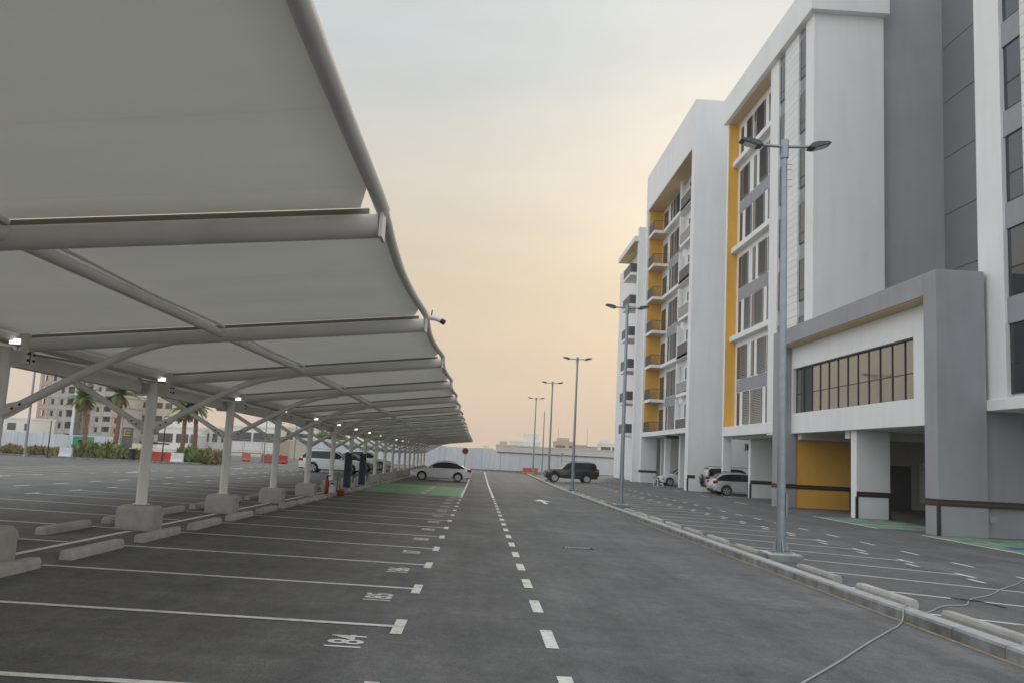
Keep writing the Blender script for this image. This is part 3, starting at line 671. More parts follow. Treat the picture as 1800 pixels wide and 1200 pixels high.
# --- second block with balconies
XB = 16.0
part('block_wall', 'white', (17.6, 25.0, 67.3, 86.6, 4.0, 30.9), bevel=0)
part('block_pier', 'white', (XB, 25.0, 66.3, 67.3, GZ, 30.9), bevel=.02); part('block_pier', 'white', (XB, 17.6, 85.7, 86.6, GZ, 30.9), bevel=.02)
part('block_parapet', 'white', (XB, 17.6, 67.3, 85.7, 27.1, 30.9), bevel=.01)
part('tan_soffit', 'tan', (XB+.03, 17.6, 67.3, 85.7, 27.06, 27.098), bevel=0)
part('ochre_return', 'yellow', (XB+.2, 17.6, 85.66, 85.698, 4.3, 27.05), bevel=0)
part('block_fascia', 'white', (XB+.05, 17.6, 67.3, 85.7, 4.02, 4.42))
part('gap_wall', 'white', (21.4, 25, 62.0, 66.3, 3.7, 27), bevel=0)
SB = 3.34
for k in range(7):
    zs = 4.02 + SB*k
    if k:
        bl = part('balcony', 'white', (XB+.12, 17.6, 82.8, 85.66, zs, zs+.28), bevel=0)
        bx(XB+.14, 17.59, 82.82, 85.64, zs-.006, zs-.001).build('tan_soffit', 'tan', bl)
    else: bl = part('balcony', 'white', (XB+.12, 17.6, 82.8, 85.66, 4.421, 4.47), bevel=0); zs = 4.19
    rl = MB(); rl.box(XB+.14, XB+.18, 82.85, 85.64, zs+1.22, zs+1.27); rl.box(XB+.14, 17.58, 82.85, 82.89, zs+1.22, zs+1.27)
    rlo = rl.build('railing', 'rail', bl)
    rb = MB()
    for i in range(24): rb.box(XB+.15, XB+.17, 82.9+i*.115, 82.925+i*.115, zs+.29, zs+1.22)
    for i in range(11): rb.box(XB+.22+i*.125, XB+.245+i*.125, 82.86, 82.88, zs+.29, zs+1.22)
    rb.box(XB+.155, XB+.160, 82.9, 85.6, zs+.30, zs+1.2)
    tag(rb.build('railing_bars', 'rail', bl), kind='stuff')
    window(17.58, 83.3, 85.2, zs+.3, zs+2.55, 'balcony_door')
    # louvred windows beside the balcony
    zw = 4.5+SB*k
    for kind, y0, y1 in ((('w', 81.6, 82.1), ('l', 80.4, 81.4), ('w', 79.6, 80.2), ('l', 78.0, 79.3)) if k % 2 else (('w', 81.5, 82.1), ('l', 79.9, 80.9), ('l', 78.0, 79.6))):
        w = window(17.598, y0, y1, zw, zw+2.35)
        if kind == 'l': louvre(w, 17.56, y0, y1, zw+.01, zw+2.34)
    if k % 2 == 1: part('grey_band', 'grey', (17.57, 17.599, 76.9, 82.5, zw-.95, zw-.08), bevel=0)
    elif k: part('ledge', 'white', (17.0, 17.6, 67.3, 82.6, zw-.55, zw-.25), bevel=0)
    part('pilaster', 'white', (17.35, 17.6, 76.2, 76.9, zw-.2, zw+2.4), bevel=0)
    # nearer balcony with a solid grey parapet
    nb = part('balcony', 'white', (17.0, 17.6, 67.31, 75.4, zs-.02 if k else 4.421, zs+.24 if k else 4.47), bevel=0)
    bx(17.02, 17.10, 67.33, 75.38, zs+.32, zs+1.18).build('parapet', 'louvre' if k % 2 else 'rail', nb)
    bx(17.0, 17.14, 67.32, 75.4, zs+1.19, zs+1.27).build('handrail', 'white', nb)
    window(17.598, 69, 74.5, zs+.3, zs+2.5, 'balcony_door')
    part('column', 'white', (17.03, 17.3, 75.45, 75.75, zs+.3, zs+3.0), bevel=0)
part('roof_beam', 'frame', (16.4, 17.5, 75.9, 76.9, 3.75, 4.01), bevel=0)
for y in (74.0, 80.0): part('white_column', 'white', (17.2, 17.7, y, y+.5, GZ, 4.02), bevel=.01)
for q_ in ((20.5, 25, 67.31, 86.2, GZ, 3.99), (17.61, 20.5, 83.6, 84.0, GZ, 3.99)): part('undercroft_wall', 'interior', q_, bevel=0)
guard(XB, 66.3, .55); band(XB, 16.6, 66.3, 0, .55)
band(XB, 17.6, 85.7, 0, .55); band(XB, 0, 85.7, 86.6, .55, 'x')
# --- far block with overhanging roof
part('far_pier', 'white', (15.35, 16.2, 86.61, 87.6, GZ, 25.6), bevel=.01)
part('far_block_wall', 'white', (16.2, 25, 86.61, 104, GZ, 24.1), bevel=0)
part('far_roof', 'white', (14.9, 25, 86.9, 97.5, 24.15, 24.7), bevel=.01)
part('far_soffit', 'tan', (14.95, 16.2, 87.0, 97.4, 24.11, 24.148), bevel=0)
for k in range(6):
    zs = 4.1+SB*k
    bl = part('balcony', 'white', (14.75, 16.2, 88.0, 92.4, zs, zs+.28), bevel=0)
    bx(14.77, 14.82, 88.02, 92.38, zs+.32, zs+1.25).build('railing', 'rail', bl); bx(14.83, 16.19, 88.02, 88.06, zs+.32, zs+1.25).build('railing', 'rail', bl)
    window(16.198, 88.6, 91.6, zs+.3, zs+2.5, 'balcony_door')

# ------------------------------------------------------------------ lamp posts
def make_lamp(H=9.25):
    t = thing('lamp_post', (0, 0, 0), 'x', 'lamp post', 'twin-arm lamp posts along the kerb')
    MB().box(-.36, .36, -.42, .42, -.02, .16).build('plinth', 'kerbc', t, bevel=.03)
    ped = MB().box(-.2, .2, -.2, .2, .16, .185).build('base_plate', 'galv', t)
    for sx in (-1, 1):
        for sy in (-1, 1):
            MB().lathe([(.02, 0), (.02, .06)], 6, (sx*.15, sy*.15, .185)).build('anchor_bolt', 'galv', ped)
    for a in range(4):
        c, s_ = math.cos(a*math.pi/2), math.sin(a*math.pi/2); w = (-s_*.008, c*.008)
        MB().add([(c*.1+w[0], s_*.1+w[1], .186), (c*.2+w[0], s_*.2+w[1], .186), (c*.1+w[0], s_*.1+w[1], .46), (c*.1-w[0], s_*.1-w[1], .186), (c*.2-w[0], s_*.2-w[1], .186), (c*.1-w[0], s_*.1-w[1], .46)], [(0, 1, 2), (3, 5, 4), (0, 3, 4, 1), (1, 4, 5, 2)]).build('gusset', 'galv', ped)
    MB().tube([(0, 0, .185), (0, 0, 3), (0, 0, 6), (0, 0, H-.35)], [.102, .089, .076, .060], 10).build('pole', 'galv', t, smooth=True)
    MB().box(.09, .12, -.06, .06, .9, 1.4).build('hatch', 'galv', t)
    MB().tube([(0, 0, H-.42), (0, 0, H)], .088, 12).build('spigot', 'galv', t, smooth=True)
    for s_ in (-1, 1):
        MB().tube([(s_*.08, 0, H-.15), (s_*.55, 0, H-.13)], .034, 10).build('arm', 'galv', t, smooth=True)
        b = MB(); pr = [(.50, -.05), (.62, -.09), (.95, -.03), (1.02, .0), (.95, .045), (.72, .06), (.58, .035)]
        b.prism([(s_*x, H-.12+z+.13*(x-.5)) for x, z in pr], -.15, .15)
        hd = b.build('lamp_head', 'lampgrey', t, bevel=.015)
        b = MB(); b.add([(s_*x, y_, H-.12+z+.13*(x-.5)) for x, z in ((.66, -.088), (.92, -.041)) for y_ in (-.11, .11)] + [(s_*x, y_, H-.125+z+.13*(x-.5)-.006) for x, z in ((.66, -.088), (.92, -.041)) for y_ in (-.11, .11)], [(0, 1, 3, 2), (4, 6, 7, 5), (0, 4, 5, 1), (2, 3, 7, 6), (0, 2, 6, 4), (1, 5, 7, 3)])
        b.build('lens', 'wplastic', hd)
    b = MB()
    for dz in (.6, .72, .95, 1.1): b.tube([(-.0, -.10, H-dz), (.14, -.10, H-dz)], .007, 6)
    tag(b.build('climbing_pins', 'galv', t), kind='stuff')
    return t
lp = make_lamp()
LY = [18.5, 39.3, 59.7, 80.2, 103.5]
LL = ['nearest tall galvanised lamp post with twin arms on the kerb beside the grey portal', 'second twin-arm lamp post from the camera along the kerb', 'third twin-arm lamp post from the camera along the kerb', 'twin-arm lamp post standing at the nose of the black four-wheel drive', 'farthest twin-arm lamp post, by the orange barrier at the end of the kerb']
for i, y in enumerate(LY): place(lp, i > 0, (6.5, y, g(6.5, y)), R(-3), LL[i])
# plain poles
def pole(px, py, Y, top_py, r, name, label, cat, m='galv', arm=0):
    p = at(px, py, Y); q = at(px, top_py, Y); h = q.z
    zb = g(p.x, Y)-.05
    t = thing(name, (p.x, Y, zb), label, cat)
    MB().tube([(p.x, Y, zb), (p.x, Y, (zb+h)/2), (p.x, Y, h)], [r, r*.85, r*.62], 8).build('shaft', m, t, smooth=True)
    MB().lathe([(r*1.9, 0), (r*1.9, .05), (r*1.2, .12)], 8, (p.x, Y, zb+.03)).build('base', m, t)
    if arm:
        MB().tube([(p.x, Y, h-.05), (p.x+arm*.6, Y, h+.05), (p.x+arm, Y, h+.02)], r*.45, 8).build('arm', m, t, smooth=True)
        MB().box(min(p.x+arm, p.x+arm*1.4), max(p.x+arm, p.x+arm*1.4), Y-.1, Y+.1, h-.03, h+.05).build('lamp_head', 'lampgrey', t)
    return t
pole(952, 838, 112, 722, .09, 'flag_pole', 'plain thin pole between the two farthest twin-arm lamp posts', 'pole')

# ------------------------------------------------------------------ cars
def make_car(kind, paint, label):
    P = {
     'sedan': dict(L=4.45, W=.86, wb=2.62, fo=.86, r=.315, ra=.365, sill=.24, deck=[(0, .60), (.06, .68), (.5, .76), (1.25, .90), (1.5, .92), (3.6, .98), (4.1, .99), (4.38, .96), (4.45, .80)],
                   roof=[(1.12, .88), (1.55, 1.18), (1.95, 1.40), (2.35, 1.475), (2.9, 1.47), (3.35, 1.38), (3.75, 1.18), (4.08, .985)], belt=.93, tail=1),
     'suv': dict(L=4.65, W=.91, wb=2.7, fo=.92, r=.36, ra=.42, sill=.30, deck=[(0, .72), (.07, .86), (.6, .98), (1.3, 1.06), (4.4, 1.10), (4.6, 1.05), (4.65, .85)],
                 roof=[(1.2, 1.05), (1.6, 1.36), (1.95, 1.60), (2.4, 1.70), (3.6, 1.69), (4.1, 1.62), (4.42, 1.30), (4.58, 1.08)], belt=1.05, tail=0),
     'cross': dict(L=4.35, W=.90, wb=2.6, fo=.85, r=.34, ra=.395, sill=.27, deck=[(0, .66), (.06, .80), (.55, .92), (1.2, 1.0), (4.05, 1.06), (4.3, 1.0), (4.35, .8)],
                   roof=[(1.05, .98), (1.5, 1.32), (1.85, 1.53), (2.25, 1.61), (3.2, 1.59), (3.75, 1.48), (4.1, 1.20), (4.25, 1.04)], belt=1.0, tail=0),
     'box': dict(L=4.75, W=.93, wb=2.95, fo=.80, r=.39, ra=.45, sill=.42, deck=[(0, .88), (.04, 1.08), (.35, 1.16), (1.45, 1.24), (4.6, 1.26), (4.72, 1.22), (4.75, .9)],
                 roof=[(1.42, 1.22), (1.75, 1.56), (2.05, 1.83), (2.35, 1.90), (3.9, 1.92), (4.45, 1.88), (4.6, 1.72), (4.70, 1.25)], belt=1.22, tail=0),
    }[kind]
    L, Wd = P['L'], P['W']
    def interp(tab, x):
        if x <= tab[0][0]: return tab[0][1]
        for (a, b), (c, d) in zip(tab, tab[1:]):
            if x <= c:
                t = (x-a)/(c-a); return b+(d-b)*t
        return tab[-1][1]
    t = thing('parked_car', (0, 0, 0), label, 'car')
    wx = [P['fo'], P['fo']+P['wb']]
    st = sorted(set([L*i/46 for i in range(47)] + [w+P['ra']*math.sin(a) for w in wx for a in [math.pi*(k/12-.5) for k in range(13)]]))
    # local frame: nose at -L/2 .. car faces -x
    def half(x):
        e = abs(x-L/2)/(L/2); w = Wd*(1-.05*e**2-.10*e**8)
        zb = P['sill'] + (.06 if x < .35 or x > L-.35 else 0)
        for w_ in wx:
            dx = abs(x-w_)
            if dx < P['ra']: zb = max(zb, P['r']+math.sqrt(P['ra']**2-dx**2)*1.0)
        zt = interp(P['deck'], x)
        zs = zt-.07
        zm = (P['sill']+zt)/2+.08
        return [(0, zb), (w*.92, zb), (w*.985, zb+.02), (w*1.0, max(zm, zb+.05)), (w*.975, max(zs, zb+.08)), (w*.90, max(zt, zb+.1)), (0, max(zt, zb+.1)+.025)]
    b = MB(); rings = []
    for x in st:
        h = half(x); ring = [(x-L/2, -y, z) for y, z in h] + [(x-L/2, y, z) for y, z in h[-2:0:-1]]
        rings.append(ring)
    n = len(rings[0]); b.v = [p for r_ in rings for p in r_]
    for i in range(len(rings)-1):
        for k in range(n): b.f.append((i*n+k, i*n+(k+1) % n, (i+1)*n+(k+1) % n, (i+1)*n+k))
    b.f.append(tuple(range(n))); b.f.append(tuple((len(rings)-1)*n+k for k in range(n)))
    body = b.build('body', paint, t, smooth=True)
    # greenhouse
    rf = P['roof']; x0, x1 = rf[0][0], rf[-1][0]; bz = P['belt']-.06
    gs = [x0+(x1-x0)*i/34 for i in range(35)]
    boxy = kind == 'box'
    def gsec(x):
        zr = interp(rf, x); hh = max(zr-bz, .01); f_ = min(hh/(max(z for _, z in rf)-bz), 1)
        e = abs(x-L/2)/(L/2); wb_ = Wd*(.955-.06*e**3); wr = wb_-(.12 if boxy else .20)*f_
        return [(wb_, bz), (wr+.012, zr-.07*f_), (wr-.06, zr-.012), (0, zr+.012)]
    b = MB(); rings = []
    for x in gs:
        h = gsec(x); rings.append([(x-L/2, -y, z) for y, z in h] + [(x-L/2, y, z) for y, z in h[-2::-1]])
    n = len(rings[0]); b.v = [p for r_ in rings for p in r_]
    for i in range(len(rings)-1):
        for k in range(n-1): b.f.append((i*n+k, i*n+k+1, (i+1)*n+k+1, (i+1)*n+k))
    cab = b.build('cabin', paint, t, smooth=True)
    zmax = max(z for _, z in rf)
    # side glass in panes
    def side_pane(xa, xb, s):
        vs = []; xs = [xa+(xb-xa)*i/8 for i in range(9)]
        for x in xs:
            (wb_, zb_), (wr, zr), _, _ = gsec(x)
            zlo, zhi = P['belt']+.01, zr-.035
            if zhi < zlo+.01: zhi = zlo+.01
            for z in (zlo, zhi):
                tt = (z-zb_)/(zr-zb_) if zr > zb_ else 0; y = wb_+(wr-wb_)*tt+.008
                vs.append((x-L/2, s*y, z))
        return MB().add(vs, [(2*i, 2*i+2, 2*i+3, 2*i+1) for i in range(8)])
    # usable x-range where the cabin is tall enough
    tall = [x for x in gs if interp(rf, x)-.035 > P['belt']+.03]
    xa, xb = tall[0]+.10, tall[-1]-.06
    m1 = xa+(xb-xa)*.42; m2 = xa+(xb-xa)*.80
    for s in (-1, 1):
        for u, v in ((xa, m1), (m1, m2), (m2, xb)): side_pane(u, v, s).build('side_window', 'glass', t, smooth=True)
    def screen(xa, xb, name):
        vs = []; xs = [xa+(xb-xa)*i/6 for i in range(7)]
        for x in xs:
            (wb_, zb_), (wr, zr), (wt, z2), (_, z3) = gsec(x)
            for y in (-(wt-.05), -wt*.5, 0, wt*.5, wt-.05):
                z = z2+(z3-z2)*(1-abs(y)/wt)
                vs.append((x-L/2, y, z+.012))
        return MB().add(vs, [(5*i+k, 5*i+k+1, 5*i+k+6, 5*i+k+5) for i in range(6) for k in range(4)]).build(name, 'glass', t, smooth=True)
    pk = [x for x, z in rf if z > zmax-.13]
    screen(x0+.10, pk[0]-.02, 'windscreen'); screen(pk[-1]+.03, x1-.10, 'rear_window')
    # lamps, plates, mirrors, bumpers
    zl = interp(P['deck'], .3)-.16; zr_ = interp(P['deck'], L-.3)-.22
    for s in (-1, 1):
        MB().add([(-L/2+.02, s*Wd*.50, zl-.05), (-L/2+.02, s*Wd*.78, zl-.03), (-L/2+.30, s*Wd*.965, zl+.02), (-L/2+.30, s*Wd*.95, zl+.11), (-L/2+.03, s*Wd*.76, zl+.07), (-L/2+.0, s*Wd*.50, zl+.05)], [(0, 1, 4, 5), (1, 2, 3, 4)]).build('headlight', 'head', t)
        MB().box(L/2-.30, L/2+.004, min(s*Wd*.70, s*Wd*.968), max(s*Wd*.70, s*Wd*.968), zr_-.02, zr_+.16).build('taillight', 'tail', t, bevel=.03)
        mx_ = xa-L/2+.12
        MB().box(mx_-.02, mx_+.10, min(s*(Wd*.96), s*(Wd+.13)), max(s*(Wd*.96), s*(Wd+.13)), P['belt']+.0, P['belt']+.13).build('mirror', paint, t, bevel=.03)
        for xx in (m1-.25, m2-.30): MB().box(xx-L/2, xx-L/2+.18, min(s*Wd*.985, s*(Wd+.012)), max(s*Wd*.985, s*(Wd+.012)), P['belt']-.16, P['belt']-.13).build('door_handle', paint, t, bevel=.006)
    MB().box(-L/2-.025, -L/2+.25, -Wd*.80, Wd*.80, P['sill']-.03, P['sill']+.20).build('bumper', 'black' if kind != 'sedan' else paint, t, bevel=.05)
    MB().box(L/2-.25, L/2+.025, -Wd*.80, Wd*.80, P['sill']+.0, P['sill']+.22).build('bumper', 'black' if kind != 'sedan' else paint, t, bevel=.05)
    MB().box(-L/2-.008, -L/2+.05, -Wd*.45, Wd*.45, zl-.20, zl-.02).build('grille', 'black', t, bevel=.02)
    MB().box(L/2+.0, L/2+.028, -.26, .26, zr_-.22, zr_-.10).build('number_plate', 'wplastic', t)
    # floor pan so that no daylight shows through the arches
    MB().box(-L/2+.2, L/2-.2, -Wd*.62, Wd*.62, P['sill']-.02, P['sill']+.45).build('floor_pan', 'black', t)
    for w_ in wx:
        for s in (-1, 1):
            c = (w_-L/2, s*(Wd-.115), P['r'])
            wt = bpy.data.objects.new('wheel', MB().lathe([(P['r']*.62, -.10), (P['r']*.62, .10)], 20, c, 'y').mesh('wheel', 'black')); COL.objects.link(wt); wt.parent = t; ORG[wt.name_full] = Vector((0, 0, 0))
            r_ = P['r']
            MB().lathe([(r_*.66, -.105), (r_*.93, -.11), (r_, -.07), (r_, .07), (r_*.93, .11), (r_*.66, .105)], 24, c, 'y').build('tyre', 'tyre', wt, smooth=True)
            rb = MB(); yo = c[1]+s*.102
            rb.lathe([(r_*.70, -.006), (r_*.70, .006), (r_*.62, .008), (r_*.60, -.004)], 24, (c[0], yo+s*.004, c[2]), 'y')
            for k in range(5):
                a = 2*math.pi*k/5+.3
                d = Vector((math.cos(a), 0, math.sin(a))); nrm = Vector((-math.sin(a), 0, math.cos(a)))
                ps = [Vector(c)*1 + d*q + nrm*w2 for q, w2 in ((.03, .04), (r_*.63, .055), (r_*.63, -.055), (.03, -.04))]
                rb.add([(p.x, yo-.004, p.z) for p in ps] + [(p.x, yo+.008, p.z) for p in ps], [(0, 1, 2, 3), (4, 7, 6, 5), (0, 4, 5, 1), (1, 5, 6, 2), (2, 6, 7, 3), (3, 7, 4, 0)])
            rb.build('rim', 'rim', wt)
    if kind == 'box':
        sw = MB().lathe([(.1, 0), (.36, .02), (.39, .06), (.39, .17), (.34, .20)], 20, (L/2+.03, 0, .98), 'x').build('spare_wheel', 'cblack', t, smooth=True)
        MB().box(-.9, 1.9, -Wd*.70, -Wd*.66, 1.935, 1.965).build('roof_rail', 'black', t); MB().box(-.9, 1.9, Wd*.66, Wd*.70, 1.935, 1.965).build('roof_rail', 'black', t)
        for s in (-1, 1): MB().box(-.85, .95, min(s*Wd*.93, s*(Wd+.06)), max(s*Wd*.93, s*(Wd+.06)), .38, .43).build('side_step', 'black', t, bevel=.01)
    if kind in ('suv', 'cross'):
        for s in (-1, 1): MB().tube([(-.15, s*Wd*.60, zmax+.0), (-.05, s*Wd*.60, zmax+.045), (1.3, s*Wd*.60, zmax+.03), (1.4, s*Wd*.60, zmax-.03)], .014, 6).build('roof_rail', 'black', t)
    return t
def put(t, x, y, rz): t.location = (x, y, g(x, y)-.004); t.rotation_euler.z = rz
put(make_car('sedan', 'cwhite', 'white saloon car parked nose-in under the far end of the carport'), -2.72, 64.6, R(1))
put(make_car('box', 'cblack', 'boxy black four-wheel drive with tinted windows parked against the kerb'), 8.55, 80.3, R(2))
put(make_car('suv', 'cwhite', 'large white sport utility car with dark windows left of the carport columns'), -10.7, 64.6, R(180))
put(make_car('sedan', 'cgrey', 'dark grey saloon car between the two white cars behind the carport columns'), -10.6, 72.6, R(180))
put(make_car('suv', 'cwhite', 'white sport utility car farther back behind the carport columns'), -10.5, 82.0, R(180))
put(make_car('cross', 'csilver', 'silver crossover car parked half inside the building undercroft'), 18.35, 60.3, R(-179))
put(make_car('box', 'csilver', 'pale four-wheel drive with a rear spare wheel parked beyond the silver crossover'), 19.0, 63.9, R(180))
put(make_car('cross', 'cwhite', 'white car nosing out between the columns of the farthest undercroft'), 18.6, 79.0, R(2))

# ------------------------------------------------------------------ beyond the lot: hoardings and walls
def gz(x, y): return g(x, y)
def hoarding(x0, x1, Y, h, n, label, m='hoard', y1=None, name='hoarding', rail=True):
    zb = min(gz(x0, Y), gz(x1, Y))-.1
    t = thing(name, ((x0+x1)/2, Y, zb), label, 'hoarding')
    w = (x1-x0)/n
    for i in range(n):
        a, c = x0+w*i, x0+w*(i+1)-.03; zz = gz(a, Y)
        b = MB(); k = 8; pts = []
        for q in range(k+1):                 # ribbed steel sheet
            x = a+(c-a)*q/k; d = .03 if q % 2 else 0
            pts.append((x, Y-d))
        vs = [(x, y_, zz-.1) for x, y_ in pts] + [(x, y_, zz+h) for x, y_ in pts] + [(x, y_+.03, zz-.1) for x, y_ in pts] + [(x, y_+.03, zz+h) for x, y_ in pts]; q1 = k+1
        fs = [(j, j+1, j+1+q1, j+q1) for j in range(k)] + [(j+2*q1, j+3*q1, j+1+3*q1, j+1+2*q1) for j in range(k)] + [(j+q1, j+1+q1, j+1+3*q1, j+3*q1) for j in range(k)]
        b.add(vs, fs).build('panel', m, t)
        if i % 2 == 0: bx(a-.035, a+.035, Y+.04, Y+.11, zz-.1, zz+h+.06).build('post', 'galv', t)
    if rail: bx(x0, x1, Y+.035, Y+.08, gz(x0, Y)+h*.86, gz(x0, Y)+h*.86+.06).build('rail', 'galv', t)
    return t
hoarding(-24, 2.9, 115.2, 2.75, 11, 'white ribbed steel hoarding closing the far end of the road behind the stop sign')
hoarding(2.93, 23, 115.2, 2.50, 8, 'pale grey hoarding with a dark top rail behind the black four-wheel drive', m='hoard')
tr_ = [o for o in COL.objects if o.name.startswith('hoarding')][-1]
cap = thing('boundary_wall', (13, 116.5, -.7), 'cream boundary wall rising behind the hoarding with the dark top rail', 'wall')
bx(2.4, 40, 116.2, 116.5, -.8, 2.75).build('wall', 'creamc', cap); bx(2.4, 40, 116.13, 116.57, 2.751, 2.86).build('coping', 'villa', cap)
bx(2.4, 24, 115.05, 115.15, 1.83, 1.92).build('dark_rail', 'band', cap)
# kerb and verge along the foot of the far hoarding
bx(-24, 24, 114.4, 114.6, -.8, -.45).build('kerb_far', 'kerbc', None); tag(bpy.data.objects['kerb_far'], kind='structure')
# cream wall left of the far hoarding
cw = thing('boundary_wall', (-25, 96, .1), 'cream garden wall at the left end of the white hoarding', 'wall')
pL, pR = at(488, 800, 96), at(546, 800, 96)
bx(pL.x, pR.x, 96, 96.25, 0, at(515, 774, 96).z).build('wall', 'cream', cw); bx(pL.x-.05, pR.x+.05, 95.95, 96.3, at(515, 774, 96).z, at(515, 774, 96).z+.12).build('coping', 'creamc', cw)
dk = at(497, 800, 96); bx(dk.x-.6, dk.x+.6, 95.94, 95.99, 0, 1.9).build('gate', 'villat', cw)
# left white hoarding in front of the building site
pL, pR = at(-60, 795, 92), at(206, 795, 92)
hoarding(pL.x, pR.x, 92, at(60, 760, 92).z-gz(-40, 92), 12, 'white hoarding in front of the unfinished building on the left')

# verge on the left with kerb
vk = bx(-44, -21.6, 67.2, 67.4, g(-30, 67)-.1, g(-30, 67)+.13).build('kerb_left', 'kerbc', None); tag(vk, kind='structure')
vv = bx(-44, -21.7, 67.4, 76, g(-30, 67)-.1, g(-30, 67)+.09).build('verge', 'sand', None); tag(vv, kind='structure')

# ------------------------------------------------------------------ plants
def leaves(b, c, rx, ry, rz_, n, sz, up=.5):
    for _ in range(n):
        u = random.uniform(0, 2*math.pi); w = random.uniform(-.15, 1); rr = random.uniform(.35, 1)**.6
        s_ = math.sqrt(max(0, 1-w*w)); p = Vector((c[0]+rx*rr*s_*math.cos(u), c[1]+ry*rr*s_*math.sin(u), c[2]+rz_*rr*max(w, 0)))
        d = Vector((random.gauss(0, .5), random.gauss(0, .5), up+random.random())).normalized(); e = d.cross(Vector((random.gauss(0, 1), random.gauss(0, 1), random.gauss(0, 1)))).normalized()
        l = sz*random.uniform(.6, 1.5); w_ = l*.16
        q = len(b.v); b.v += [tuple(p-e*w_*.3), tuple(p+d*l*.5-e*w_), tuple(p+d*l), tuple(p+d*l*.5+e*w_)]; b.f.append((q, q+1, q+2, q+3))
def shrub(px, Y, w, h, n, label, m='shrub'):
    p = at(px, 800, Y); z = g(p.x, Y)+.05
    t = thing('shrub', (p.x, Y, z), label, 'shrub', 'shrubs on the left verge')
    b = MB()
    for k in range(5): leaves(b, (p.x+random.uniform(-.32, .32)*w, Y+random.uniform(-.3, .3), z), w*random.uniform(.25, .42), .6, h*random.uniform(.6, 1), n//5, .42)
    b.build('foliage', m, t)
    st = MB()
    for k in range(6): x = p.x+random.uniform(-.3, .3)*w; st.tube([(x, Y, z-.05), (x+random.uniform(-.2, .2), Y+random.uniform(-.2, .2), z+h*.6)], [.02, .008], 5)
    tag(st.build('stems', 'trunk', t), kind='stuff')
SH = [(20, 'shrubby', 1.6, .55, 'low dry shrub by the far-left lamp pole'), (68, 'shruby', 1.5, .55, 'low dry yellowish shrub left of the thin black post'), (96, 'shruby', 1.3, .55, 'low dry shrub right of the thin black post'),
      (138, 'shrub', 1.5, 1.15, 'green shrub at the foot of the leftmost palm'), (158, 'shrub', 1.6, 1.35, 'bushy green shrub just right of the leftmost palm'), (182, 'shrub', 1.7, 1.45, 'tallest green shrub between the two left palms'), (206, 'shrub', 1.5, 1.2, 'green shrub in front of the second palm'), (240, 'shruby', 1.2, .8, 'small dry shrub right of the dark sign totem'),
      (316, 'shrub', 1.3, 1.1, 'green shrub at the foot of the third palm'), (338, 'shrub', 1.5, 1.35, 'green shrub at the foot of the fourth palm'), (360, 'shrub', 1.5, 1.25, 'green shrub right of the fourth palm'), (382, 'shruby', 1.5, 1.0, 'yellowish shrub beside the third carport column')]
for px, m, w, h, lab in SH: shrub(px, 69.3 if px < 260 else 70.5, w*.92, h*.86, 1300, lab, m if m in M else 'shruby')

def palm(px, py, Y, tpx, tpy, label, dry=10):
    p = at(px, py, Y); q = at(tpx, tpy, Y); zb = g(p.x, Y); t = thing('palm_tree', (p.x, Y, zb), label, 'palm tree', 'palms on the left verge')
    base = Vector((p.x, Y, zb)); top = Vector((q.x, Y, q.z)); n = 26; pts = []; rs = []
    for i in range(n+1):
        u = i/n; pts.append(base.lerp(top, u)+Vector((.10*math.sin(u*2.2), 0, 0))); rs.append((.20-.05*u)*(1.10 if i % 2 else .95))
    MB().tube(pts, rs, 9).build('trunk', 'trunk', t)
    def frond(b, az, el, L, droop):
        P = [top.copy()]; d = Vector((math.cos(az)*math.cos(el), math.sin(az)*math.cos(el), math.sin(el))); k = 11
        for i in range(k):
            P.append(P[-1]+d*(L/k)); d = (d+Vector((0, 0, -droop/k))).normalized()
        b.tube(P, [.022*(1-.08*i) for i in range(k+1)], 4)
        for i in range(2, k+1):
            f = (P[i]-P[i-1]).normalized(); side = f.cross(Vector((0, 0, 1))).normalized(); upv = side.cross(f)
            for j in range(3):
                o = P[i-1].lerp(P[i], j/3); ll = .42*math.sin(math.pi*min(.12+i/(k+1), .97))+.10
                for s_ in (-1, 1):
                    tip = o+side*s_*ll*.85+f*ll*.5-Vector((0, 0, 1))*ll*.35+upv*.05; a = f*.028
                    v = len(b.v); b.v += [tuple(o-a), tuple(o+a), tuple(tip)]; b.f.append((v, v+1, v+2))
    b = MB()
    for i in range(22): frond(b, i*2.4+random.random()*.3, R(random.uniform(5, 75)), random.uniform(1.5, 1.95), random.uniform(.9, 1.6))
    b.build('crown', 'frond', t)
    b = MB()
    for i in range(dry): frond(b, i*2.1+random.random(), R(random.uniform(-45, 0)), random.uniform(1.0, 1.4), 1.6)
    b.build('dry_fronds', 'dryfrond', t)
palm(149, 800, 70.3, 147, 699, 'leftmost palm with straight bare trunk in front of the unfinished building')
palm(199, 800, 70.6, 212, 694, 'second palm, leaning right, beside the dark sign totem')
palm(318, 803, 71.2, 324, 718, 'third palm, left one of the pair between two carport columns')
palm(341, 803, 71.6, 343, 716, 'fourth palm, right one of the pair between two carport columns')

p_ = at(580, 770, 124); tr = thing('leafy_tree', (p_.x, 124, -.5), 'pale green tree showing above the white hoarding behind the parked cars', 'tree')
MB().tube([(p_.x, 124, -.5), (p_.x+.1, 124, 1.5), (p_.x, 124.1, 3.2)], [.16, .12, .06], 8).build('trunk', 'trunk', tr, smooth=True)
b = MB()
for k in range(9): leaves(b, (p_.x+random.uniform(-1.6, 1.6), 124+random.uniform(-1, 1), 2.2+random.uniform(0, 1.4)), .9, .9, .8, 420, .42, .1)
b.build('crown', 'shrub', tr)

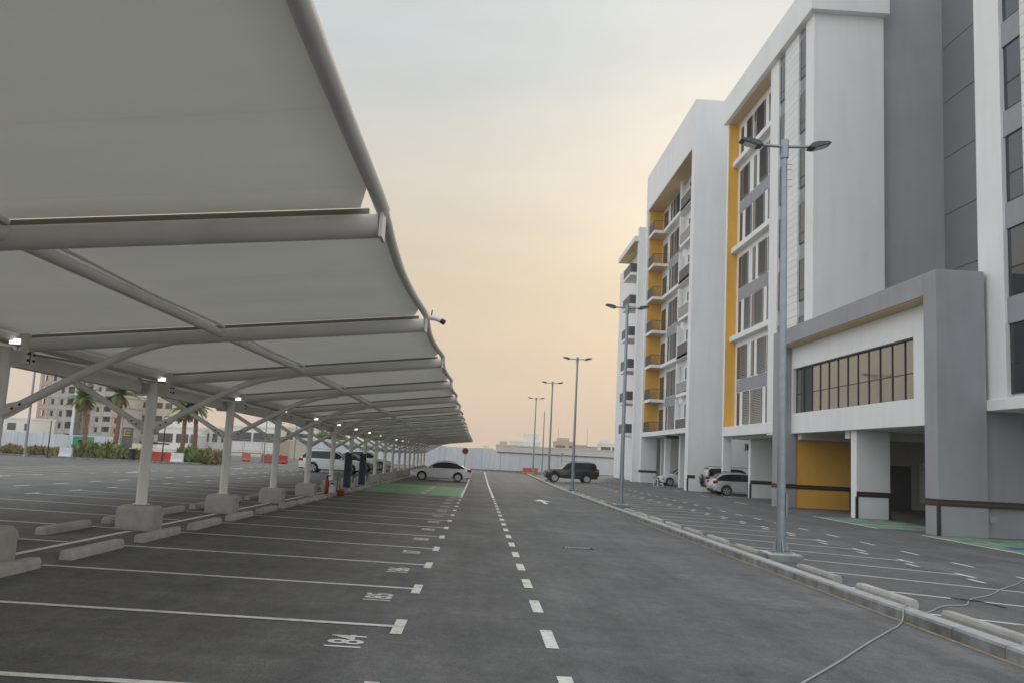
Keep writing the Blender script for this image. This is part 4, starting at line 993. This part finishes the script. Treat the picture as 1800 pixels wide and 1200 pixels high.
# ------------------------------------------------------------------ street furniture on the left
pole(43, 801, 66.9, 560, .10, 'lamp_post', 'tall grey lamp pole at the far left edge of the lot', 'lamp post', arm=1.2)
pole(83, 803, 67.0, 738, .05, 'bollard_light', 'thin black post light in front of the left hoarding', 'post light', 'black')
pole(124, 770, 150, 668, .28, 'site_pole', 'thick pale grey pole in front of the unfinished building', 'pole', 'hoard')
pole(284, 811, 68.6, 738, .055, 'camera_pole', 'black pole with a cross plate beside the red barriers', 'pole', 'black')
pp = at(284, 779, 68.6)
bx(pp.x-.6, pp.x+.6, 68.5, 68.58, pp.z-.06, pp.z+.06).build('cross_plate', 'black', [o for o in COL.objects if o.name.startswith('camera_pole')][0])
pole(463, 811, 83, 700, .06, 'lamp_post', 'slim grey pole behind the red barriers between two carport columns', 'lamp post', arm=.7)
pole(516, 812, 92, 690, .06, 'lamp_post', 'slim grey pole in front of the cream garden wall', 'lamp post', arm=.7)
tp = at(220, 805, 70.0); tz0, tz1 = g(tp.x, 70), at(220, 750, 70).z
tt = thing('sign_totem', (tp.x, 70, tz0), 'dark grey sign totem with a yellow bracket emblem behind the shrubs', 'sign')
bx(tp.x-.40, tp.x+.40, 69.9, 70.1, tz0-.05, tz1).build('panel', 'totem', tt, bevel=.02)
eb = MB(); zc_ = tz1-.42
eb.box(tp.x-.26, tp.x-.16, 69.87, 69.899, zc_-.26, zc_+.26); eb.box(tp.x-.16, tp.x+.24, 69.87, 69.899, zc_+.18, zc_+.26); eb.box(tp.x-.16, tp.x+.24, 69.87, 69.899, zc_-.26, zc_-.18); eb.box(tp.x-.10, tp.x+.20, 69.87, 69.899, zc_-.04, zc_+.03)
eb.build('emblem', 'tyellow', tt)
wb_ = at(231, 806, 68.4); lb = thing('litter_bin', (wb_.x, 68.4, g(wb_.x, 68.4)), 'black litter bin with a white rim in front of the sign totem', 'bin')
MB().lathe([(.19, 0), (.23, .85)], 14, (wb_.x, 68.4, g(wb_.x, 68.4)+.1)).build('drum', 'black', lb, smooth=True); MB().lathe([(.25, .0), (.25, .06)], 14, (wb_.x, 68.4, g(wb_.x, 68.4)+.96)).build('rim', 'wplastic', lb)
og = at(203, 776, 75); osg = thing('site_sign', (og.x, 75, g(og.x, 75)), 'small orange site sign between the second palm and the totem', 'sign')
bx(og.x-.22, og.x+.22, 74.97, 75.0, og.z-.42, og.z+.42).build('board', 'orange', osg); bx(og.x-.03, og.x+.03, 75.001, 75.05, g(og.x, 75)-.05, og.z+.3).build('post', 'galv', osg)
gb = at(142, 795, 88); gcon = thing('site_container', (gb.x, 88, g(gb.x, 88)), 'green site cabin in front of the left hoarding', 'cabin')
bx(gb.x-.75, gb.x+.75, 87.6, 89, g(gb.x, 88), at(142, 766, 88).z).build('body', 'gsite', gcon, bevel=.03); bx(gb.x-.2, gb.x+.3, 87.56, 87.6, g(gb.x, 88)+.1, at(142, 772, 88).z).build('door', 'void', gcon)
def barrier(px, Y, L, m, label, rz=0):
    p = at(px, 811, Y); z = g(p.x, Y)+.004
    t = thing('plastic_barrier', (p.x, Y, z), label, 'barrier', 'water-filled barriers')
    b = MB().prism([(-.24, 0), (-.24, .16), (-.13, .32), (-.09, .80), (.09, .80), (.13, .32), (.24, .16), (.24, 0)], -L/2, L/2, 'x')
    b.v = [(x+p.x, y+Y, zz+z) for x, y, zz in b.v]; b.build('shell', m, t, bevel=.03)
    for k in (-1, 1): bx(p.x+k*L*.25-.12, p.x+k*L*.25+.12, Y-.262, Y-.242, z+.04, z+.12).build('fork_slot', 'black', t)
    MB().lathe([(.05, 0), (.05, .04)], 10, (p.x, Y, z+.80)).build('filler_cap', 'black', t)
    t.rotation_euler.z = rz
barrier(268, 69.6, 1.5, 'red', 'red plastic barrier just right of the second carport column', .15)
barrier(291, 68.9, 1.1, 'red', 'red plastic barrier at the foot of the black camera pole', -.1)
barrier(311, 68.7, .95, 'wplastic', 'white plastic barrier lying beside the red ones')
barrier(114, 67.9, .95, 'hoard', 'pale blue-white plastic barrier left of the green shrubs')
barrier(470, 84, 1.2, 'red', 'red plastic barrier in front of the slim grey pole', .1)
barrier(493, 84.6, 1.3, 'red', 'red plastic barrier just right of the slim grey pole', -.1)
barrier(432, 86, .8, 'orange', 'faded orange barrier in front of the mesh fence', .3)
ob = at(933, 834, 108.5); barrier(933, 108.5, 1.9, 'orange', 'bright orange plastic barrier at the far end of the kerb')
# mesh fence
pL, pR = at(330, 800, 80), at(492, 800, 80); fe = thing('mesh_fence', ((pL.x+pR.x)/2, 80, .2), 'grey temporary mesh fence behind the right-hand shrubs', 'fence')
n = 5; w = (pR.x-pL.x)/n; ht = at(400, 769, 80).z
for i in range(n):
    a, c = pL.x+w*i, pL.x+w*(i+1)-.08; b = MB(); z0 = g(a, 80)+.1
    b.box(a, a+.04, 79.98, 80.02, z0, ht); b.box(c-.04, c, 79.98, 80.02, z0, ht); b.box(a+.04, c-.04, 79.98, 80.02, ht-.04, ht); b.box(a+.04, c-.04, 79.98, 80.02, z0, z0+.04); b.box(a+.04, c-.04, 79.98, 80.02, (z0+ht)/2-.02, (z0+ht)/2+.02)
    for k in range(12): x = a+.04+(c-a-.08)*(k+1)/13; b.box(x-.006, x+.006, 79.99, 80.01, z0, ht)
    for k in range(9): zz = z0+(ht-z0)*(k+1)/10; b.box(a, c, 79.992, 80.008, zz-.005, zz+.005)
    b.build('fence_panel', 'galv', fe)
# signs at the end of the road
def sign(px, Y, py, label, r=.38, m='signred', back=False):
    p = at(px, py, Y); z = g(p.x, Y); t = thing('road_sign', (p.x, Y, z), label, 'road sign')
    MB().tube([(p.x, Y, z-.05), (p.x, Y, p.z+.1)], .035, 8).build('post', 'galv', t, smooth=True)
    oc = [(p.x+r*math.cos(R(22.5+45*k)), p.z+r*math.sin(R(22.5+45*k))) for k in range(8)]
    MB().prism(oc, Y-.055, Y-.04).build('plate', m, t)
    if not back: 
        oc = [(p.x+r*.93*math.cos(R(22.5+45*k)), p.z+r*.93*math.sin(R(22.5+45*k))) for k in range(8)]; oi = [(p.x+r*.86*math.cos(R(22.5+45*k)), p.z+r*.86*math.sin(R(22.5+45*k))) for k in range(8)]
        MB().add([(x, Y-.059, z_) for x, z_ in oc] + [(x, Y-.059, z_) for x, z_ in oi], [(k, (k+1) % 8, 8+(k+1) % 8, 8+k) for k in range(8)]).build('border', 'wplastic', t)
sign(818, 98.5, 792, 'red octagonal stop sign beyond the white saloon car')
sign(988, 104, 799, 'small road sign seen edge-on behind the black four-wheel drive', .30, 'villat')
# ------------------------------------------------------------------ charging posts and small things by the columns
for i, (px, lab) in enumerate(((606, 'nearer dark blue charging post between the carport columns'), (631, 'farther dark blue charging post between the carport columns'))):
    Yc = (40.2, 45.2)[i]; x = -5.95; z = g(x, Yc)
    t = thing('charging_post', (x, Yc, z), lab, 'charging post', 'vehicle charging posts')
    bx(x-.16, x+.16, Yc-.13, Yc+.13, z-.02, z+1.62).build('cabinet', 'navy', t, bevel=.025)
    bx(x+.161, x+.168, Yc-.09, Yc+.09, z+1.1, z+1.42).build('screen', 'dglass', t)
    bx(x-.20, x+.20, Yc-.17, Yc+.17, z-.03, z+.05).build('plinth', 'concrete', t)
    MB().tube([(x+.17, Yc-.05, z+.95), (x+.30, Yc-.08, z+.55), (x+.27, Yc, z+.25), (x+.18, Yc+.05, z+.75)], .016, 8).build('cable', 'black', t, smooth=True)
ex, ey = -5.62, 33.0; z = g(ex, ey); t = thing('fire_extinguisher', (ex, ey, z), 'red fire extinguisher with black top standing by a carport footing', 'fire extinguisher')
MB().lathe([(.075, 0), (.085, .03), (.085, .52), (.05, .60), (.03, .62)], 16, (ex, ey, z)).build('cylinder', 'dred', t, smooth=True); MB().lathe([(.035, .62), (.045, .66), (.03, .72)], 10, (ex, ey, z)).build('valve', 'black', t); bx(ex-.03, ex+.12, ey-.02, ey+.02, z+.70, z+.74).build('lever', 'black', t)
ex, ey = -5.42, 32.95; z = g(ex, ey); t = thing('plastic_canister', (ex, ey, z), 'white plastic canister between the extinguisher and the red box', 'canister')
MB().lathe([(.11, 0), (.12, .03), (.12, .30), (.05, .38), (.05, .42)], 14, (ex, ey, z)).build('body', 'wplastic', t, smooth=True); MB().lathe([(.055, 0), (.055, .05)], 10, (ex, ey, z+.42)).build('cap', 'black', t)
ex, ey = -5.12, 33.3; z = g(ex, ey); t = thing('tool_box', (ex, ey, z), 'small dark red box on the ground by the white canister', 'box')
bx(ex-.13, ex+.13, ey-.10, ey+.10, z, z+.17).build('body', 'dred', t, bevel=.015); bx(ex-.14, ex+.14, ey-.11, ey+.11, z+.171, z+.21).build('lid', 'dred', t, bevel=.012); MB().tube([(ex-.08, ey, z+.21), (ex-.07, ey, z+.26), (ex+.07, ey, z+.26), (ex+.08, ey, z+.21)], .012, 6).build('handle', 'black', t)
ex, ey = -5.30, 33.25; z = g(ex, ey); t = thing('broom', (ex, ey, z), 'thin upright stick with a pale tip by the fire extinguisher', 'stick')
MB().tube([(ex, ey, z), (ex+.04, ey+.02, z+.95)], .014, 6).build('shaft', 'black', t); MB().lathe([(.03, 0), (.035, .05), (.01, .09)], 8, (ex+.04, ey+.02, z+.95)).build('tip', 'wplastic', t)
# bollards in front of the farthest undercroft
for i, yb_ in enumerate((73.2, 75.2, 77.0)):
    x = 15.6; z = g(x, yb_); o = thing('bollard', (x, yb_, z), f'{ORD[i]} white bollard from the camera before the farthest undercroft', 'bollard', 'bollards by the undercroft')
    MB().tube([(x, yb_, z-.05), (x, yb_, z+.85)], .055, 10).build('post', 'wplastic', o, smooth=True); MB().lathe([(.058, 0), (.058, .10)], 10, (x, yb_, z+.62)).build('band', 'black', o)
# cable across the road
pts = [(2.2, 6.55), (2.82, 7.41), (3.5, 8.33), (4.16, 9.26), (4.75, 10.06), (5.2, 10.66), (5.40, 10.98)]
P = [(x, y, g(x, y)+.014) for x, y in pts] + [(5.47, 11.08, g(5.5, 11)+.06), (5.50, 11.14, g(5.5, 11)+.155), (5.6, 11.3, g(5.5, 11)+.165), (5.74, 11.5, g(5.5, 11)+.15), (5.82, 11.6, g(5.8, 11.6)+.02)] + [(x, y, g(x, y)+.014) for x, y in ((6.05, 11.8), (6.28, 12.0), (6.9, 12.75), (7.4, 13.05), (7.9, 13.8), (8.7, 14.6), (9.5, 15.6), (10.4, 16.6), (11.3, 17.7), (13, 19.5), (15, 21.2), (17.5, 22.4))]
b = MB()
def catmull(P, k=5):
    o = []
    for i in range(len(P)-1):
        p0, p1, p2, p3 = [Vector(P[max(0, min(len(P)-1, i+d))]) for d in (-1, 0, 1, 2)]
        for j in range(k):
            t_ = j/k; o.append(.5*((2*p1)+(p2-p0)*t_+(2*p0-5*p1+4*p2-p3)*t_**2+(3*p1-p0-3*p2+p3)*t_**3))
    return o+[Vector(P[-1])]
solo('power_cable', b.tube(catmull(P), .0105, 7), 'cable', 'grey power cable lying across the road and over the kerb', 'cable', smooth=True, loc=P[0])
st_ = [(8.0, 12.95), (8.25, 12.75), (8.5, 12.6)]
shadow_line = MB().tube([(7.55, 13.75, g(7.5, 13.7)+.02), (7.85, 13.45, g(7.8, 13.4)+.03), (8.0, 13.05, g(8, 13)+.015)], .009, 6)  # dark shadow line drawn as a thin black tube
solo('stick', shadow_line, 'black', 'short modelled shadow line lying beside the grey cable right of the kerb', 'stick', loc=(7.55, 13.75, g(7.5, 13.7)))

# ------------------------------------------------------------------ far buildings
def villa(px0, px1, py_top, Y, label, m='villa', floors=2, step=None, depth=10, wins=4):
    a, c = at(px0, 800, Y), at(px1, 800, Y); zt = at((px0+px1)/2, py_top, Y).z; z0 = -1.2
    t = thing('villa', ((a.x+c.x)/2, Y, z0), label, 'house', 'far houses beyond the wall')
    bx(a.x, c.x, Y, Y+depth, z0, zt).build('wall', m, t)
    bx(a.x-.15, c.x+.15, Y-.15, Y+depth+.1, zt, zt+.35).build('parapet', m, t)
    if step:
        u, v, h = step; w_ = c.x-a.x; bx(a.x+w_*u, a.x+w_*v, Y+.5, Y+depth-1, zt+.351, zt+h).build('roof_room', m, t)
    fh = 3.4; ww = (c.x-a.x)/wins
    for f in range(floors):
        zz = zt-.9-1.5-f*fh
        for i in range(wins):
            x = a.x+ww*(i+.5)+random.uniform(-.2, .2)*ww; hw = random.choice((.45, .6, .9))
            fr_ = bx(x-hw, x+hw, Y-.06, Y-.001, zz, zz+1.5).build('window', 'frame', t); bx(x-hw+.06, x+hw-.06, Y-.075, Y-.061, zz+.06, zz+1.44).build('pane', 'dglass', fr_)
    return t
villa(897, 948, 777, 250, 'white two-storey villa behind the two farthest lamp posts', 'villa', 2, (.45, .95, 2.6), wins=4)
villa(976, 1006, 777, 265, 'tan villa right of the white villa beyond the wall', 'villat', 2, (.2, .8, 1.4), wins=3)
villa(1006, 1030, 783, 280, 'low tan house right of the tan villa', 'villat', 1, None, wins=3)
villa(1034, 1056, 786, 300, 'low grey house above the black four-wheel drive', 'rawconc', 1, None, wins=3)
villa(1057, 1082, 780, 285, 'pale villa left of the apartment building', 'villa', 2, (.1, .6, 1.2), wins=3)
villa(1086, 1122, 785, 300, 'cream house partly hidden by the apartment building', 'creamc', 2, None, wins=3)
villa(872, 893, 782, 330, 'low tan house left of the white villa', 'villat', 1, (.3, .9, 1.6), wins=2)
villa(832, 866, 788, 340, 'row of low cream houses right of the carport end', 'creamc', 1, (.5, .8, 1.2), wins=4)
villa(275, 345, 752, 150, 'white villa behind the red barriers and the camera pole', 'villa', 2, (.1, .5, 1.8), wins=5)
villa(352, 398, 752, 155, 'white villa seen between the palms and the third column', 'villa', 2, None, wins=3)
villa(402, 478, 750, 150, 'long white villa with a dark doorway right of the third column', 'villa', 2, (.55, .95, 1.5), wins=6)
villa(484, 545, 752, 160, 'white villa behind the cream garden wall', 'creamc', 2, (.3, .7, 1.5), wins=4)
villa(-40, 50, 734, 190, 'pale low building behind the hoarding at the far left', 'villa', 1, None, wins=4)
villa(228, 292, 700, 230, 'tall yellowish apartment building behind the sign totem', 'cream', 5, None, wins=5)
villa(572, 720, 782, 210, 'low pale houses behind the parked white cars', 'creamc', 1, (.2, .4, 1.5), wins=8)
def site_block(px0, px1, py_top, Y, floors, bays, label, tintcols):
    a, c = at(px0, 800, Y), at(px1, 800, Y); zt = at((px0+px1)/2, py_top, Y).z; z0 = -1.5; fh = (zt-z0)/floors; w_ = (c.x-a.x)/bays
    t = thing('unfinished_building', ((a.x+c.x)/2, Y, z0), label, 'building')
    bx(a.x+.3, c.x-.3, Y+2.5, Y+14, z0, zt-.3).build('core', 'rawconc', t)
    for f in range(floors+1): bx(a.x, c.x, Y, Y+14, z0+fh*f-.15, z0+fh*f+.15).build('floor_slab', 'rawconc', t)
    for i in range(bays+1):
        x = a.x+w_*i; bx(x-.25, x+.25, Y+.05, Y+.55, z0, zt-.15).build('column', 'rawconc', t)
    for f in range(floors):
        for i in range(bays):
            x0, x1 = a.x+w_*i+.25, a.x+w_*(i+1)-.25; zf = z0+fh*f+.15; zh = z0+fh*(f+1)-.15; m = tintcols[(i*3+f*5) % len(tintcols)]
            if m is None: bx(x0, x1, Y+1.6, Y+1.7, zf, zh).build('opening', 'void', t); bx(x0, x1, Y+.2, Y+.35, zf, zf+.9).build('parapet', 'rawconc', t); continue
            q = MB(); wl = (x1-x0)*.28; zs, ze = zf+(zh-zf)*.32, zf+(zh-zf)*.86
            q.box(x0, x0+wl, Y+.2, Y+.4, zf, zh); q.box(x1-wl, x1, Y+.2, Y+.4, zf, zh); q.box(x0+wl, x1-wl, Y+.2, Y+.4, zf, zs); q.box(x0+wl, x1-wl, Y+.2, Y+.4, ze, zh); q.build('infill', m, t)
            bx(x0+wl, x1-wl, Y+.9, Y+1.0, zs, ze).build('opening', 'void', t)
    return t
site_block(56, 121, 655, 215, 6, 4, 'unfinished concrete building left of the thick pale pole', ['block', 'rawconc', 'block', 'rawconc', None])
site_block(124, 152, 668, 219, 6, 2, 'unfinished bay with dark red netting between the two concrete blocks', ['purple', 'purple', 'block'])
site_block(153, 205, 676, 215, 6, 3, 'unfinished concrete building behind the two left palms', ['rawconc', 'block', 'rawconc', None, 'cream'])
for px, ty, Y in ((980, 752, 240), (1031, 753, 250)): pole(px, 800, Y, ty, .09, 'lamp_post', f'far thin street light {"left of" if px < 1000 else "right of"} the third lamp post above the wall', 'lamp post')

# ------------------------------------------------------------------ dusty air
hz = bx(-420, 260, -40, 420, -9, 40)
HZ = bpy.data.materials.new('haze'); HZ.use_nodes = True; hn = HZ.node_tree; hn.nodes.remove(hn.nodes['Principled BSDF'])
pv = hn.nodes.new('ShaderNodeVolumePrincipled'); pv.inputs['Color'].default_value = (.97, .93, .88, 1); pv.inputs['Density'].default_value = .0006; pv.inputs['Anisotropy'].default_value = .3
hn.links.new(pv.outputs[0], hn.nodes['Material Output'].inputs['Volume'])
ho = hz.build('haze', HZ); tag(ho, 'thin warm dust haze over the whole site', 'haze', kind='stuff')
